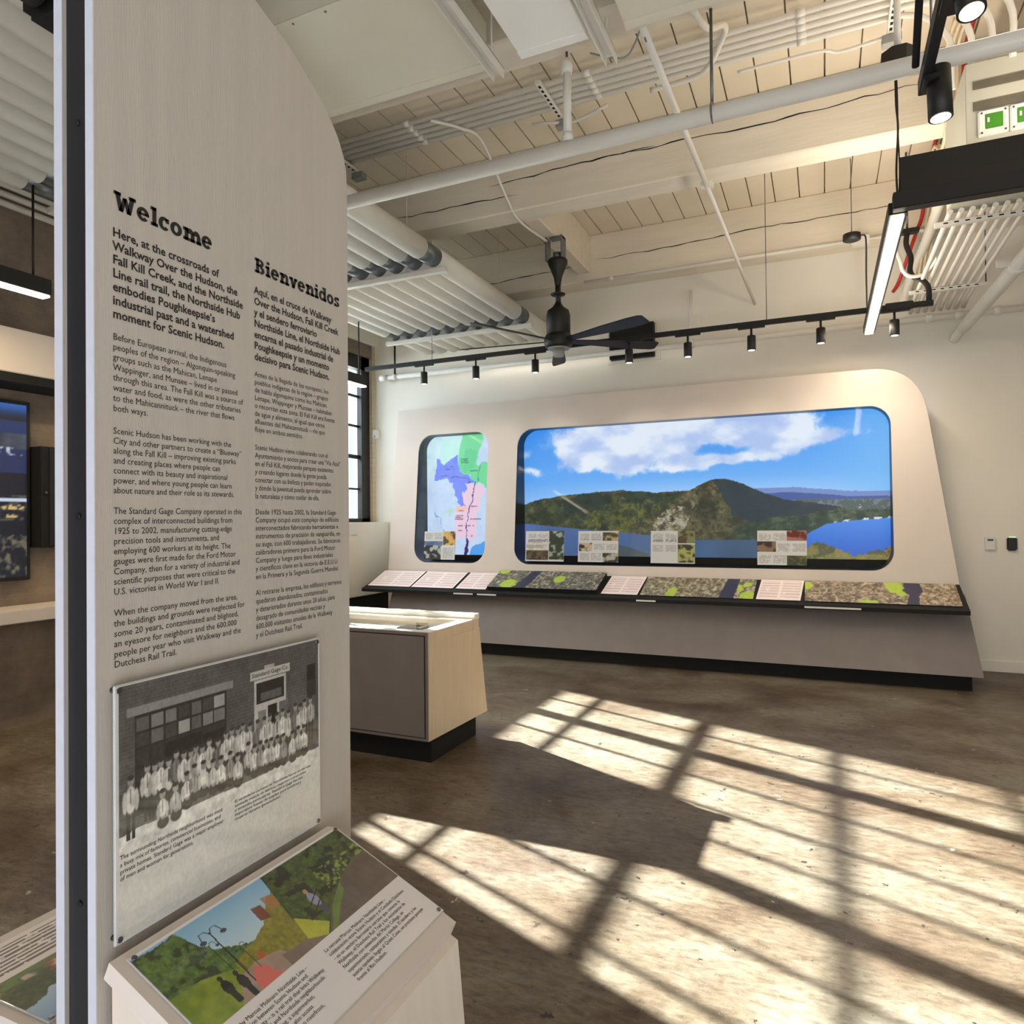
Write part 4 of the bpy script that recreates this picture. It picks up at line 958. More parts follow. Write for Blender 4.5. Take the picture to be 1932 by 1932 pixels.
def maps(u, v):
    n = fbm(u*14, v*18, 4, 5); n2 = fbm(u*40, v*50, 6, 4); w = (fbm(u*22, v*30, 12, 4)-.5)*0.05
    img = np.zeros(u.shape+(3,)); img[:] = np.array((198, 216, 244))/255
    img = mixc(img, (206, 236, 240), sstep(.55, .75, v)*0.8*(u < .6)); img = mixc(img, (184, 206, 238), sstep(.52, .62, n)*0.5)
    U, Vv = u+w, v+w
    P = lambda pts: inpoly(U, Vv, pts)
    img = mixc(img, (188, 236, 226), P([(.30, .98), (.58, .98), (.55, .86), (.40, .80), (.33, .77), (.29, .85)])*0.8)
    img = mixc(img, (110, 214, 150), P([(.586, 1.02), (.83, 1.02), (.816, .934), (.772, .841), (.747, .765), (.775, .739), (.794, .757), (.90, .755), (.90, .54), (.82, .585), (.744, .592), (.659, .665), (.572, .687), (.505, .747), (.516, .817), (.536, .888)]))
    img = mixc(img, (84, 200, 138), P([(.62, .90), (.76, .86), (.70, .72), (.60, .69), (.53, .75)])*0.6)
    img = mixc(img, (112, 132, 244), P([(.238, .807), (.288, .792), (.337, .761), (.437, .814), (.511, .84), (.505, .753), (.572, .687), (.659, .659), (.744, .599), (.619, .599), (.628, .537), (.551, .526), (.607, .409), (.51, .424), (.472, .496), (.444, .593), (.405, .632), (.306, .642), (.216, .638), (.237, .729)]))
    img = mixc(img, (236, 200, 222), P([(.6, .596), (.782, .579), (.838, .546), (.847, .521), (.78, .458), (.789, .414), (.741, .331), (.737, .141), (.661, .108), (.632, .14), (.487, .14), (.468, .204), (.46, .301), (.49, .398), (.607, .409), (.551, .52), (.618, .531)]))
    img = mixc(img, (244, 190, 172), P([(.49, .41), (.60, .41), (.62, .37), (.48, .36)])*0.9); img = mixc(img, (180, 216, 200), P([(.30, .36), (.45, .40), (.48, .36), (.40, .33)])*0.8)
    img = mixc(img, (84, 160, 236), P([(.65, .025), (.679, .064), (.803, .102), (.9, .14), (.9, -.02), (.65, -.02)]))
    rv = [(.725, .599), (.7, .524), (.689, .441), (.646, .396), (.625, .301), (.609, .204), (.613, .14), (.622, .089), (.602, .0)]
    d = segd(U, Vv, rv, .75); img = mixc(img, (62, 40, 110), d < np.where(v < .14, .012, .004))
    img = mixc(img, (74, 84, 160), segd(U, Vv, [(.30, .665), (.42, .655), (.50, .64), (.60, .64), (.68, .60)], .75) < .003); img = mixc(img, (64, 160, 130), segd(U, Vv, [(.79, .75), (.775, .68), (.76, .60)], .75) < .003)
    img = mixc(img, (130, 150, 190), segd(U, Vv, [(.20, .35), (.27, .31), (.31, .22), (.33, .16)], .75) < .0035)
    # rows of tiny lettering
    for cx, cy, ww, c in ((.60, .80, .05, (40, 110, 80)), (.60, .785, .055, (40, 110, 80)), (.60, .77, .045, (40, 110, 80)), (.40, .74, .06, (40, 50, 140)), (.405, .722, .045, (40, 50, 140)), (.71, .70, .05, (50, 130, 90)), (.52, .33, .055, (120, 70, 90)), (.52, .313, .05, (120, 70, 90)), (.52, .297, .055, (120, 70, 90)), (.56, .245, .05, (130, 90, 110)), (.67, .245, .04, (130, 90, 110)), (.73, .30, .07, (130, 90, 110)), (.71, .405, .04, (130, 90, 110)), (.66, .16, .045, (130, 90, 110)), (.54, .205, .03, (130, 90, 110)), (.56, .37, .05, (150, 90, 90))):
        img = mixc(img, c, (np.abs(u-cx) < ww)*(np.abs(v-cy) < .0055)*sstep(.35, .5, n2)*0.8)
    return img
picture('watershed_map', (-5.1, 8.249, 1.135), (1.2, 0, 0), (0, 0, 1.60), 150, 200, maps, LIT, ex)
MB().box(-5.1, -3.85, 8.245, 8.25, 1.0, 1.137).build('lower_mask', MATTE, ex)

# small information cards standing behind the glass line
def cardfn(kind):
    def f(u, v):
        img = np.zeros(u.shape+(3,)); img[:] = np.array((204, 206, 208))/255
        n = fbm(u*8, v*8, kind, 4); n2 = fbm(u*30, v*30, kind+5, 3)
        def photo(x0, x1, y0, y1, c1, c2):
            nonlocal img
            m = ((u >= x0) & (u <= x1) & (v >= y0) & (v <= y1))*1.0
            img = mixc(img, c1, m); img = mixc(img, c2, m*sstep(.42, .6, n))
        def text(x0, x1, y0, y1):
            nonlocal img
            m = ((u >= x0) & (u <= x1) & (v >= y0) & (v <= y1))*(np.sin(v*190) > -.2)*(n2 > .34)
            img = mixc(img, (132, 132, 136), m*0.8)
        if kind == 1:
            text(.04, .28, .72, .94); text(.33, .58, .72, .94); photo(.62, 1, .52, 1, (210, 168, 84), (84, 62, 40)); photo(0, .60, .50, .66, (70, 92, 130), (96, 120, 158)); photo(.0, .56, 0, .5, (30, 32, 34), (172, 172, 168)); text(.62, .95, .06, .44)
        elif kind == 2:
            text(.06, .28, .78, .92); text(.33, .58, .78, .92); text(.06, .58, .58, .74); photo(.02, .60, .04, .38, (96, 80, 60), (54, 44, 32)); photo(.62, 1, .06, 1, (40, 52, 40), (150, 164, 148)); photo(.02, .6, .36, .55, (206, 204, 198), (170, 164, 150))
        elif kind == 3:
            text(.05, .28, .70, .90); text(.33, .58, .70, .90); photo(.62, 1, .68, .96, (70, 66, 44), (176, 160, 120)); photo(.02, .36, .34, .62, (54, 40, 36), (190, 176, 156)); text(.40, .66, .38, .60); text(.70, .96, .38, .60); text(.05, .28, .05, .28); text(.33, .58, .05, .28); photo(.62, 1, .0, .30, (46, 50, 42), (170, 170, 164))
        elif kind == 4:
            text(.05, .28, .66, .92); text(.34, .58, .66, .92); text(.05, .28, .34, .56); text(.34, .58, .34, .56); photo(.62, 1, .62, 1, (84, 70, 52), (120, 128, 84)); photo(.62, 1, .02, .58, (60, 54, 40), (160, 166, 98))
        else:
            text(.03, .28, .72, .92); text(.32, .58, .72, .92); photo(.60, 1, .70, 1, (96, 32, 26), (150, 108, 96)); photo(0, .38, .38, .68, (58, 38, 28), (130, 108, 86)); text(.42, .66, .40, .62); text(.72, .98, .40, .62); text(.03, .28, .06, .30); text(.32, .58, .06, .30); photo(.6, 1, 0, .28, (58, 62, 36), (96, 98, 60))
        return img
    return f
cards = [(-4.81, -4.35, 1, 'information card with a golden photo in front of the map window'), (-3.36, -2.86, 2, 'information card with a green photo at its right edge, first in the landscape window'), (-2.68, -2.19, 3, 'information card with a reader in a small photo, second in the landscape window'), (-1.81, -1.315, 4, 'information card with two photos stacked on one side, third in the landscape window'), (-0.66, -0.17, 5, 'information card with a red photo on top, last in the landscape window')]
for x0, x1, k, l in cards:
    z0, z1 = 1.09, 1.455
    t = thing('information_card', l, 'card', ((x0+x1)/2, yf(z0)-0.02, z0), 'information cards in the exhibit windows')
    sh = MB().plate([(x0, z0), (x1, z0), (x1, z1), (x0, z1)], [], lambda x, z, d: upf(x, z, -0.006+d), 0.008).build('acrylic_sheet', ACRY, t)
    P = upf(x0, z0, -0.007); picture('print', P, (x1-x0, 0, 0), tuple(upf(x0, z1, -0.007)-P), 70, 60, cardfn(k), PRINT, sh)

# cards and maps lying on the shelf
SD = Vector((0, 0.46, 0.215)).normalized(); SN = Vector((0, -0.215, 0.46)).normalized()
def shelf(x, s, h): return Vector((x, 7.44, 0.730))+SD*s+SN*h
def textcard(u, v):
    img = np.zeros(u.shape+(3,)); img[:] = np.array((236, 222, 218))/255
    n = fbm(u*50, v*40, 3, 3); m = (((u > .05) & (u < .47)) | ((u > .53) & (u < .95)))*(v > .06)*(v < .94)*(np.sin(v*48) > -.35)*(fbm(u*5, v*9, 8, 2) > .25)
    return mixc(img, (206, 188, 188), m*0.9)
def aerial(seed, rivers, greens, dark, tan):
    def f(u, v):
        A = 4.0
        n = fbm(u*A*9, v*9, seed, 6); n2 = fbm(u*A*15, v*15, seed+3, 5); rd = np.abs(fbm(u*A*7+n*0.6, v*7, seed+6, 3)-.5)
        img = np.zeros(u.shape+(3,)); img[:] = np.array(dark)/255
        img = mixc(img, tan, sstep(.40, .62, n)); img = mixc(img, (206, 200, 186), sstep(.56, .72, n2)*0.7); img = mixc(img, (60, 62, 48), sstep(.56, .70, 1-n2)*0.6)
        img = mixc(img, (200, 192, 176), (rd < .012)*0.7)
        w = (fbm(u*A*8, v*8, seed+9, 4)-.5)*0.04
        for cx, cy, rx, ry in greens: img = mixc(img, (170, 200, 66), sstep(1.15, .9, np.hypot((u-cx+w)/rx, (v-cy+w*3)/ry))*0.9)
        for pl in rivers: img = mixc(img, (44, 48, 74), inpoly(u+w*.4, v, pl))
        return img
    return f
def shelf_card(name, lab, cat, x0, x1, fn, nu, nv, dx, h, group, base):
    t = thing(name, lab, cat, tuple(shelf((x0+x1)/2, 0.25, 0.0)), group)
    mb = MB(); mb.prism([shelf(x0, 0.065, 0.001), shelf(x1, 0.065, 0.001), shelf(x1+dx, 0.465, 0.001), shelf(x0+dx, 0.465, 0.001)], SN*h)
    bk = mb.build('backing', base, t)
    P = shelf(x0, 0.065, h+0.002); picture('print', P, (x1-x0, 0, 0), tuple(shelf(x0+dx, 0.465, h+0.002)-P), nu, nv, fn, PRINT, bk)
    return t
tc = ['first from the window end', 'second from the window end', 'touching the raised map on its window side', 'between the raised map and the middle map', 'between the two flat maps']
for i, (a, b) in enumerate(((-5.42, -4.785), (-4.762, -4.165), (-4.126, -3.72), (-2.285, -1.875), (-0.647, -0.228))):
    shelf_card('text_card', 'pale pink text card on the shelf, %s' % tc[i], 'card', a, b, textcard, 60, 40, 0.03, 0.008, 'text cards on the exhibit shelf', MATTE)
shelf_card('raised_map', 'thick raised aerial map block with a dark river on the black shelf', 'map', -3.69, -2.335, aerial(31, [[(.24, -.1), (.36, -.1), (.42, 1.1), (.33, 1.1)]], [(.05, .92, .05, .14), (.18, .2, .07, .26), (.62, .55, .05, .2)], (74, 74, 66), (112, 110, 98)), 150, 60, 0.02, 0.05, 'aerial maps on the exhibit shelf', MATTE)
shelf_card('aerial_map', 'flat aerial map with a dark river and lime patches in the middle of the shelf', 'map', -1.845, -0.675, aerial(41, [[(.70, -.1), (.83, -.1), (.86, 1.1), (.75, 1.1)]], [(.28, .2, .05, .25), (.87, .5, .025, .2), (.95, .14, .07, .2), (.93, .72, .03, .12)], (104, 98, 80), (150, 140, 116)), 150, 60, 0.012, 0.008, 'aerial maps on the exhibit shelf', MATTE)
shelf_card('aerial_map', 'long flat aerial map with a lake at the far end of the shelf', 'map', -0.187, 1.145, aerial(51, [[(.66, -.1), (.74, -.1), (.75, .4), (.785, .6), (.77, 1.1), (.67, 1.1), (.66, .6), (.69, .4)]], [(.60, .8, .05, .3), (.64, .5, .03, .15), (.02, .75, .03, .2), (.42, .06, .06, .1)], (112, 96, 78), (158, 138, 112)), 160, 60, -0.005, 0.008, 'aerial maps on the exhibit shelf', MATTE)

# wall devices
t = thing('card_reader', 'grey square access keypad on the back wall beside the exhibit', 'keypad', (1.54, 8.51, 1.24))
bd = MB().box(1.497, 1.592, 8.495, 8.52, 1.24, 1.375, 0.006).build('body', PLASTIC, t)
MB().box(1.52, 1.57, 8.491, 8.496, 1.335, 1.352, 0.001).build('display', SCREEN, bd)
t = thing('card_reader', 'black card reader with a green light on the back wall', 'card reader', (1.73, 8.51, 1.235))
bd = MB().box(1.686, 1.774, 8.49, 8.52, 1.235, 1.372, 0.012, 3).build('body', BLACK, t)
MB().box(1.70, 1.76, 8.487, 8.492, 1.368, 1.376).build('status_light', emit_mat('green_led', (0.45, 0.9, 0.3), 1.2), bd)
t = thing('motion_sensor', 'small white sensor box high in the corner beside the window bricks', 'sensor', (-5.97, 8.48, 2.80))
MB().box(-6.0, -5.925, 8.43, 8.52, 2.80, 2.93, 0.012, 3).build('body', PLASTIC, t)
MB().box(-5.968, -5.94, 8.426, 8.431, 2.815, 2.845, 0.002).build('lens', GREYPL, t)
t = tag(MB().box(-5.78, -5.765, 7.585, 7.765, 1.42, 1.572, 0.0).build('wall_plate', PLASTIC), 'white plate on the low white wall under the window', 'plate')

# display case
dc = thing('display_case', 'low glass topped display case with a taupe door and black plinth', 'display case', (-3.3, 4.3, 0))
mb = MB()
f = [(-4.3, 3.935), (-2.372, 3.935)]
bt = [(-4.3, 3.93, 0.157), (-2.370, 3.93, 0.157), (-2.345, 4.74, 0.157), (-4.3, 4.74, 0.157)]
tpv = [(-4.3, 3.93, 0.80), (-2.362, 3.93, 0.80), (-2.352, 4.635, 0.80), (-4.3, 4.635, 0.80)]
a = [mb.bm.verts.new(Vector(p)) for p in bt]; b = [mb.bm.verts.new(Vector(p)) for p in tpv]
mb.bm.faces.new(a[::-1]); mb.bm.faces.new(b)
for i in range(4): mb.bm.faces.new((a[i], a[(i+1) % 4], b[(i+1) % 4], b[i]))
mb.build('cabinet', CASEB, dc)
mb = MB()
def bar(x0, x1, y0, y1, z0, z1): mb.box(x0, x1, y0, y1, z0, z1)
bar(-4.3, -2.362, 3.93, 3.96, 0.80, 0.866); bar(-4.3, -2.356, 4.55, 4.63, 0.80, 0.866); bar(-2.39, -2.360, 3.96, 4.55, 0.80, 0.866); bar(-4.3, -4.27, 3.96, 4.55, 0.80, 0.866)
mb.build('upper_rim', CASEB, dc)
mb = MB(); mb.box(-4.3, -2.352, 4.565, 4.635, 0.866, 0.908, 0.003); mb.build('back_upstand', WHITE, dc)
mb = MB(); mb.box(-4.30, -2.36, 3.93, 3.99, 0.866, 0.872); mb.box(-4.30, -2.36, 4.50, 4.565, 0.866, 0.872); mb.box(-2.45, -2.36, 3.99, 4.50, 0.866, 0.872); mb.box(-4.30, -4.22, 3.99, 4.50, 0.866, 0.872)
mb.build('white_frame', PLASTIC, dc)
MB().box(-4.25, -2.40, 3.97, 4.54, 0.801, 0.806).build('display_bed', PLASTIC, dc)
MB().box(-4.23, -2.44, 3.985, 4.505, 0.862, 0.8655).build('glass_lid', CASEGLASS, dc)
MB().box(-4.3, -2.372, 3.926, 3.9305, 0.157, 0.866).build('front_frame', TAUPE, dc)
MB().box(-4.25, -2.3905, 3.925, 3.9262, 0.1755, 0.8465).build('door_gap', MATTE, dc)
MB().box(-4.24, -2.3965, 3.919, 3.9255, 0.1815, 0.8405, 0.002).build('door', TAUPE, dc)
MB().box(-4.2, -2.39, 3.99, 4.64, 0, 0.157, 0.003).build('kick_plinth', MATTE, dc)
t = thing('artefact_block', 'small worn metal block inside the glass topped case', 'artefact', (-2.62, 4.2, 0.807))
MB().box(-2.74, -2.55, 4.12, 4.26, 0.807, 0.858, 0.004).build('block', mat('worn_bronze', (84, 74, 60), 0.5, 0.3, var=0.2, scale=20), t)
MB().box(-2.545, -2.53, 4.15, 4.23, 0.807, 0.840, 0.003).build('end_cap', GREYPL, t)

# ---------------------------------------------------------------- the welcome panel
wp = thing('welcome_panel', 'tall freestanding welcome panel with a black core and rounded far corner', 'information panel', (-1.045, 1.0, 0))
prof = [(0.70, 0.0), (1.309, 0.0), (1.314, 2.36), (1.312, 2.41), (1.303, 2.44), (1.285, 2.472), (1.255, 2.506), (1.215, 2.536), (1.165, 2.566), (1.116, 2.590), (1.07, 2.606), (1.029, 2.620), (0.97, 2.634), (0.90, 2.645), (0.80, 2.652), (0.70, 2.654)]
def side(x):
    return lambda y, z, d: Vector((x-d, y, z))
MB().plate(prof, [], side(-1.0), 0.018).build('front_board', BOARD, wp)
MB().plate(prof, [], side(-1.0725), 0.0195).build('back_board', BOARD, wp)
inner = [(max(y, 0.706) if y < 0.8 else y-0.006, z if z < 0.1 else z-0.006) for y, z in prof]
MB().plate(inner, [], side(-1.018), 0.0545).build('core', CORE, wp)
mb = MB(); mb.box(-1.018, -1.0003, 0.6985, 0.7002, 0, 2.654); mb.build('front_edge_band', EDGE, wp)
mb = MB(); mb.box(-1.0917, -1.0725, 0.6985, 0.7002, 0, 2.654); mb.build('back_edge_band', EDGE, wp)
for z in (2.22, 1.612, 1.02):
    MB().lathe((-1.045, 0.705, z), [(0.0045, 0), (0.005, 0.001), (0.004, 0.002)], 12).bm.free()
    MB().cyl((-1.045, 0.7065, z), (-1.045, 0.703, z), 0.0045, 12).build('screw', BLACK, wp)
X = Vector((0, 1, 0)); Y = Vector((0, 0, 1)); XS = -0.9993
heading('english_heading', 'Welcome', (XS, 0.731, 2.089), X, Y, 0.190, 0.0405, INK, wp)
heading('spanish_heading', 'Bienvenidos', (XS, 1.025, 2.085), X, Y, 0.257, 0.0395, INK, wp)
def col1(name, lines, z0, z1, mw, bold=0.0): paragraph(name, lines, (XS, 0.729, 0), X, Y, z0, z1, mw, INK, wp, bold)
def col2(name, lines, z0, z1, mw, bold=0.0): paragraph(name, lines, (XS, 1.0225, 0), X, Y, z0, z1, mw, INK, wp, bold)
col1('english_lead', ['Here, at the crossroads of', 'Walkway Over the Hudson, the', 'Fall Kill Creek, and the Northside', 'Line rail trail, the Northside Hub', 'embodies Poughkeepsie\u2019s', 'industrial past and a watershed', 'moment for Scenic Hudson.'], 2.046, 1.919, 0.265, 0.022)
col1('english_text', ['Before European arrival, the Indigenous', 'peoples of the region \u2013 Algonquin-speaking', 'groups such as the Mahican, Lenape', 'Wappinger, and Munsee \u2013 lived in or passed', 'through this area. The Fall Kill was a source of', 'water and food, as were the other tributaries', 'to the Mahicannituck \u2013 the river that flows', 'both ways.'], 1.885, 1.774, 0.264, 0.0)
col1('english_text', ['Scenic Hudson has been working with the', 'City and other partners to create a \u201cBlueway\u201d', 'along the Fall Kill \u2013 improving existing parks', 'and creating places where people can', 'connect with its beauty and inspirational', 'power, and where young people can learn', 'about nature and their role as its stewards.'], 1.739, 1.647, 0.259, 0.0)
col1('english_text', ['The Standard Gage Company operated in this', 'complex of interconnected buildings from', '1925 to 2002, manufacturing cutting-edge', 'precision tools and instruments, and', 'employing 600 workers at its height. The', 'gauges were first made for the Ford Motor', 'Company, then for a variety of industrial and', 'scientific purposes that were critical to the', 'U.S. victories in World War I and II.'], 1.615, 1.490, 0.259, 0.0)
col1('english_text', ['When the company moved from the area,', 'the buildings and grounds were neglected for', 'some 20 years, contaminated and blighted,', 'an eyesore for neighbors and the 600,000', 'people per year who visit Walkway and the', 'Dutchess Rail Trail.'], 1.457, 1.378, 0.265, 0.0)
col2('spanish_lead', ['Aqu\u00ed, en el cruce de Walkway', 'Over the Hudson, Fall Kill Creek', 'y el sendero ferroviario', 'Northside Line, el Northside Hub', 'encarna el pasado industrial de', 'Poughkeepsie y un momento', 'decisivo para Scenic Hudson.'], 2.043, 1.914, 0.261, 0.022)
col2('spanish_text', ['Antes de la llegada de los europeos, los', 'pueblos ind\u00edgenas de la regi\u00f3n \u2013 grupos', 'de habla algonquina como los Mahican,', 'Lenape, Wappinger y Munsee \u2013 habitaban', 'o recorr\u00edan esta zona. El Fall Kill era fuente', 'de agua y alimento, al igual que otros', 'afluentes del Mahicannituck \u2013 r\u00edo que', 'fluye en ambos sentidos.'], 1.882, 1.775, 0.240, 0.0)
col2('spanish_text', ['Scenic Hudson viene colaborando con el', 'Ayuntamiento y socios para crear una \u201cV\u00eda Azul\u201d', 'en el Fall Kill, mejorando parques existentes', 'y creando lugares donde la gente pueda', 'conectar con su belleza y poder inspirador,', 'y donde la juventud pueda aprender sobre', 'la naturaleza y c\u00f3mo cuidar de ella.'], 1.740, 1.646, 0.260, 0.0)
col2('spanish_text', ['Desde 1925 hasta 2002, la Standard Gage', 'Company ocup\u00f3 este complejo de edificios', 'interconectados fabricando herramientas e', 'instrumentos de precisi\u00f3n de vanguardia, en', 'su auge, con 600 trabajadores. Se fabricaron', 'calibradores primero para la Ford Motor', 'Company y luego para fines industriales', 'y cient\u00edficos clave en la victoria de E.E.U.U.', 'en la Primera y la Segunda Guerra Mundial.'], 1.615, 1.490, 0.257, 0.0)
col2('spanish_text', ['Al retirarse la empresa, los edificios y terrenos', 'quedaron abandonados, contaminados', 'y deteriorados durante unos 20 a\u00f1os, para', 'desagrado de comunidades vecinas y', '600,000 visitantes anuales de la Walkway', 'y el Dutchess Rail Trail.'], 1.459, 1.378, 0.260, 0.0)

# archival photo on its acrylic plate
def archive(u, v):
    A = 1.2
    n = fbm(u*A*10, v*10, 1, 5); n2 = fbm(u*A*40, v*40, 2, 4); n3 = fbm(u*A*90, v*60, 5, 3)
    g = np.full(u.shape, 84.0)
    row = np.floor(v*62); bx = u*A*34+0.5*(row % 2)
    g = g+26*(n-.5)+16*(n2-.5)-14*((v*62 % 1) < .22)-9*((bx % 1) < .12)
    def box(x0, x1, y0, y1, val, k=1.0):
        nonlocal g
        m = (u > x0) & (u < x1) & (v > y0) & (v < y1); g = np.where(m, g*(1-k)+val*k, g)
    box(.03, .49, .868, .905, 128); box(.058, .456, .46, .868, 44)
    for k, (a, b) in enumerate(((.066, .115), (.122, .172), (.18, .225), (.235, .285), (.293, .335), (.345, .39), (.398, .448))):
        for j, (c, d) in enumerate(((.80, .855), (.735, .79), (.66, .725), (.58, .65))):
            box(a, b, c, d, [88, 66, 60, 120, 150, 96, 110][(k*3+j*2) % 7] if j < 2 else 52)
    box(.18, .34, .655, .72, 34); box(.345, .452, .66, .70, 30)
    box(.582, .812, .874, .914, 176); box(.66, .72, .914, .935, 160)
    box(.602, .79, .60, .869, 176); box(.615, .778, .75, .855, 34); box(.64, .76, .76, .80, 120, .6); box(.625, .67, .60, .715, 120); box(.68, .735, .58, .73, 20); box(.745, .80, .58, .73, 96)
    box(.922, .982, .70, .878, 46); box(.93, .975, .79, .87, 30)
    gl = np.interp(u, [0, .077, .276, .57, 1.0], [.40, .415, .400, .395, .41])+0.008*(n-.5)
    g = np.where(v < gl+.035, 92+30*(n2-.5), g)
    g = np.where(v < gl, 204+18*(n-.5)-40*np.clip(n-.52, 0, .2)*(v < .3), g)
    def ell(cx, cy, rx, ry, val, k=1.0):
        nonlocal g
        d = np.hypot((u-cx)/rx, (v-cy)/ry); m = sstep(1.12, .88, d)*k; g = g*(1-m)+val*m
    def man(x, y, s, dark):
        box(x-.017*s, x-.003*s, y-.235*s, y-.10*s, 52); box(x+.003*s, x+.017*s, y-.235*s, y-.10*s, 48)
        ell(x, y-.075*s, .020*s, .056*s, dark); ell(x-.022*s, y-.08*s, .009*s, .045*s, dark-22); ell(x+.022*s, y-.08*s, .009*s, .045*s, dark-18)
        box(x-.002*s, x+.002*s, y-.09*s, y-.03*s, 70); ell(x, y, .0125*s, .022*s, 142); ell(x, y+.014*s, .0125*s, .011*s, 52)
    hb = [(.107, .641), (.137, .636), (.161, .641), (.193, .632), (.225, .654), (.258, .64), (.289, .636), (.312, .648), (.34, .636), (.373, .654), (.415, .638), (.454, .659), (.484, .664), (.516, .659), (.542, .668), (.578, .656), (.621, .656), (.66, .659), (.69, .667), (.734, .659), (.767, .667), (.803, .65), (.846, .672), (.88, .66), (.906, .677), (.946, .682)]
    for i, (x, y) in enumerate(hb): man(x, y, .92, [196, 204, 112, 190, 208, 168][i*5 % 6])
    hf = [(.167, .508), (.221, .513), (.27, .54), (.304, .56), (.345, .56), (.39, .55), (.43, .55), (.475, .554), (.514, .533), (.57, .564), (.604, .54), (.636, .546), (.67, .54), (.698, .541), (.735, .54), (.771, .538), (.827, .533), (.865, .545), (.90, .54)]
    for i, (x, y) in enumerate(hf):
        k = [206, 180, 214, 142][i % 4]; ell(x+.002, y-.118, .024, .026, 52); ell(x, y-.058, .018, .040, k); ell(x-.018, y-.070, .007, .034, k-26); ell(x+.018, y-.070, .007, .034, k-18); ell(x+.004, y-.098, .012, .008, 150, .8); box(x-.0015, x+.0015, y-.075, y-.025, 84); ell(x, y, .0125, .021, 146); ell(x, y+.014, .0125, .010, 54)
    man(.043, .612, 1.0, 196); ell(.0, .0, .001, .001, 0)
    fig = (v > .33) & (v < .70)
    g = np.where(fig, g*(0.80+0.42*fbm(u*A*34, v*34, 9, 4)), g)
    g = np.where(v < .03, 196, g)
    g = g+22*(n3-.5)
    img = np.stack([g*1.01, g*1.0, g*0.965], -1)/255
    return np.clip(img, 0, 1)
pq = thing('photo_plaque', 'black and white archive photo of factory workers on an acrylic plate', 'photo plaque', (-0.985, 0.955, 0.962))
ap = MB().box(-0.9895, -0.985, 0.7185, 1.1895, 0.960, 1.3535, 0.0015).build('acrylic_plate', ACRY, pq)
picture('archive_print', (-0.9848, 0.7255, 0.966), (0, 0.458, 0), (0, 0, 0.384), 330, 280, archive, PRINTA, ap)
for y, z in ((0.726, 1.345), (1.181, 1.345), (0.726, 0.968), (1.181, 0.968)):
    MB().cyl((-1.0, y, z), (-0.983, y, z), 0.0045, 14).build('standoff_screw', STEEL, ap)
XP = -0.9843
paragraph('english_caption', ['The surrounding Northside neighborhood was once', 'a busy mix of factories, commercial businesses, and', 'private homes. Standard Gage was a major employer', 'of men and women for generations.'], (XP, 0.7265, 0), X, Y, 1.087, 1.055, 0.200, INK, pq, 0.0)
paragraph('spanish_caption', ['El vecindario cercano de Northside fue en su d\u00eda una', 'animada mezcla de f\u00e1bricas, negocios comerciales', 'y viviendas particulares. Standard Gage fue una', 'importante fuente de empleo para hombres y', 'mujeres durante generaciones.'], (XP, 0.9525, 0), X, Y, 1.090, 1.058, 0.204, INK, pq, 0.0)

bm = bmesh.new(); line_mesh(bm, 'Standard Gage Co.', 0.0115, (XP, 0.7255+.590*.458, .966+.8865*.384), X, Y, width=0.098)
me = bpy.data.meshes.new('shop_sign_lettering'); bm.to_mesh(me); bm.free(); link_obj('shop_sign_lettering', me, INK, ap)
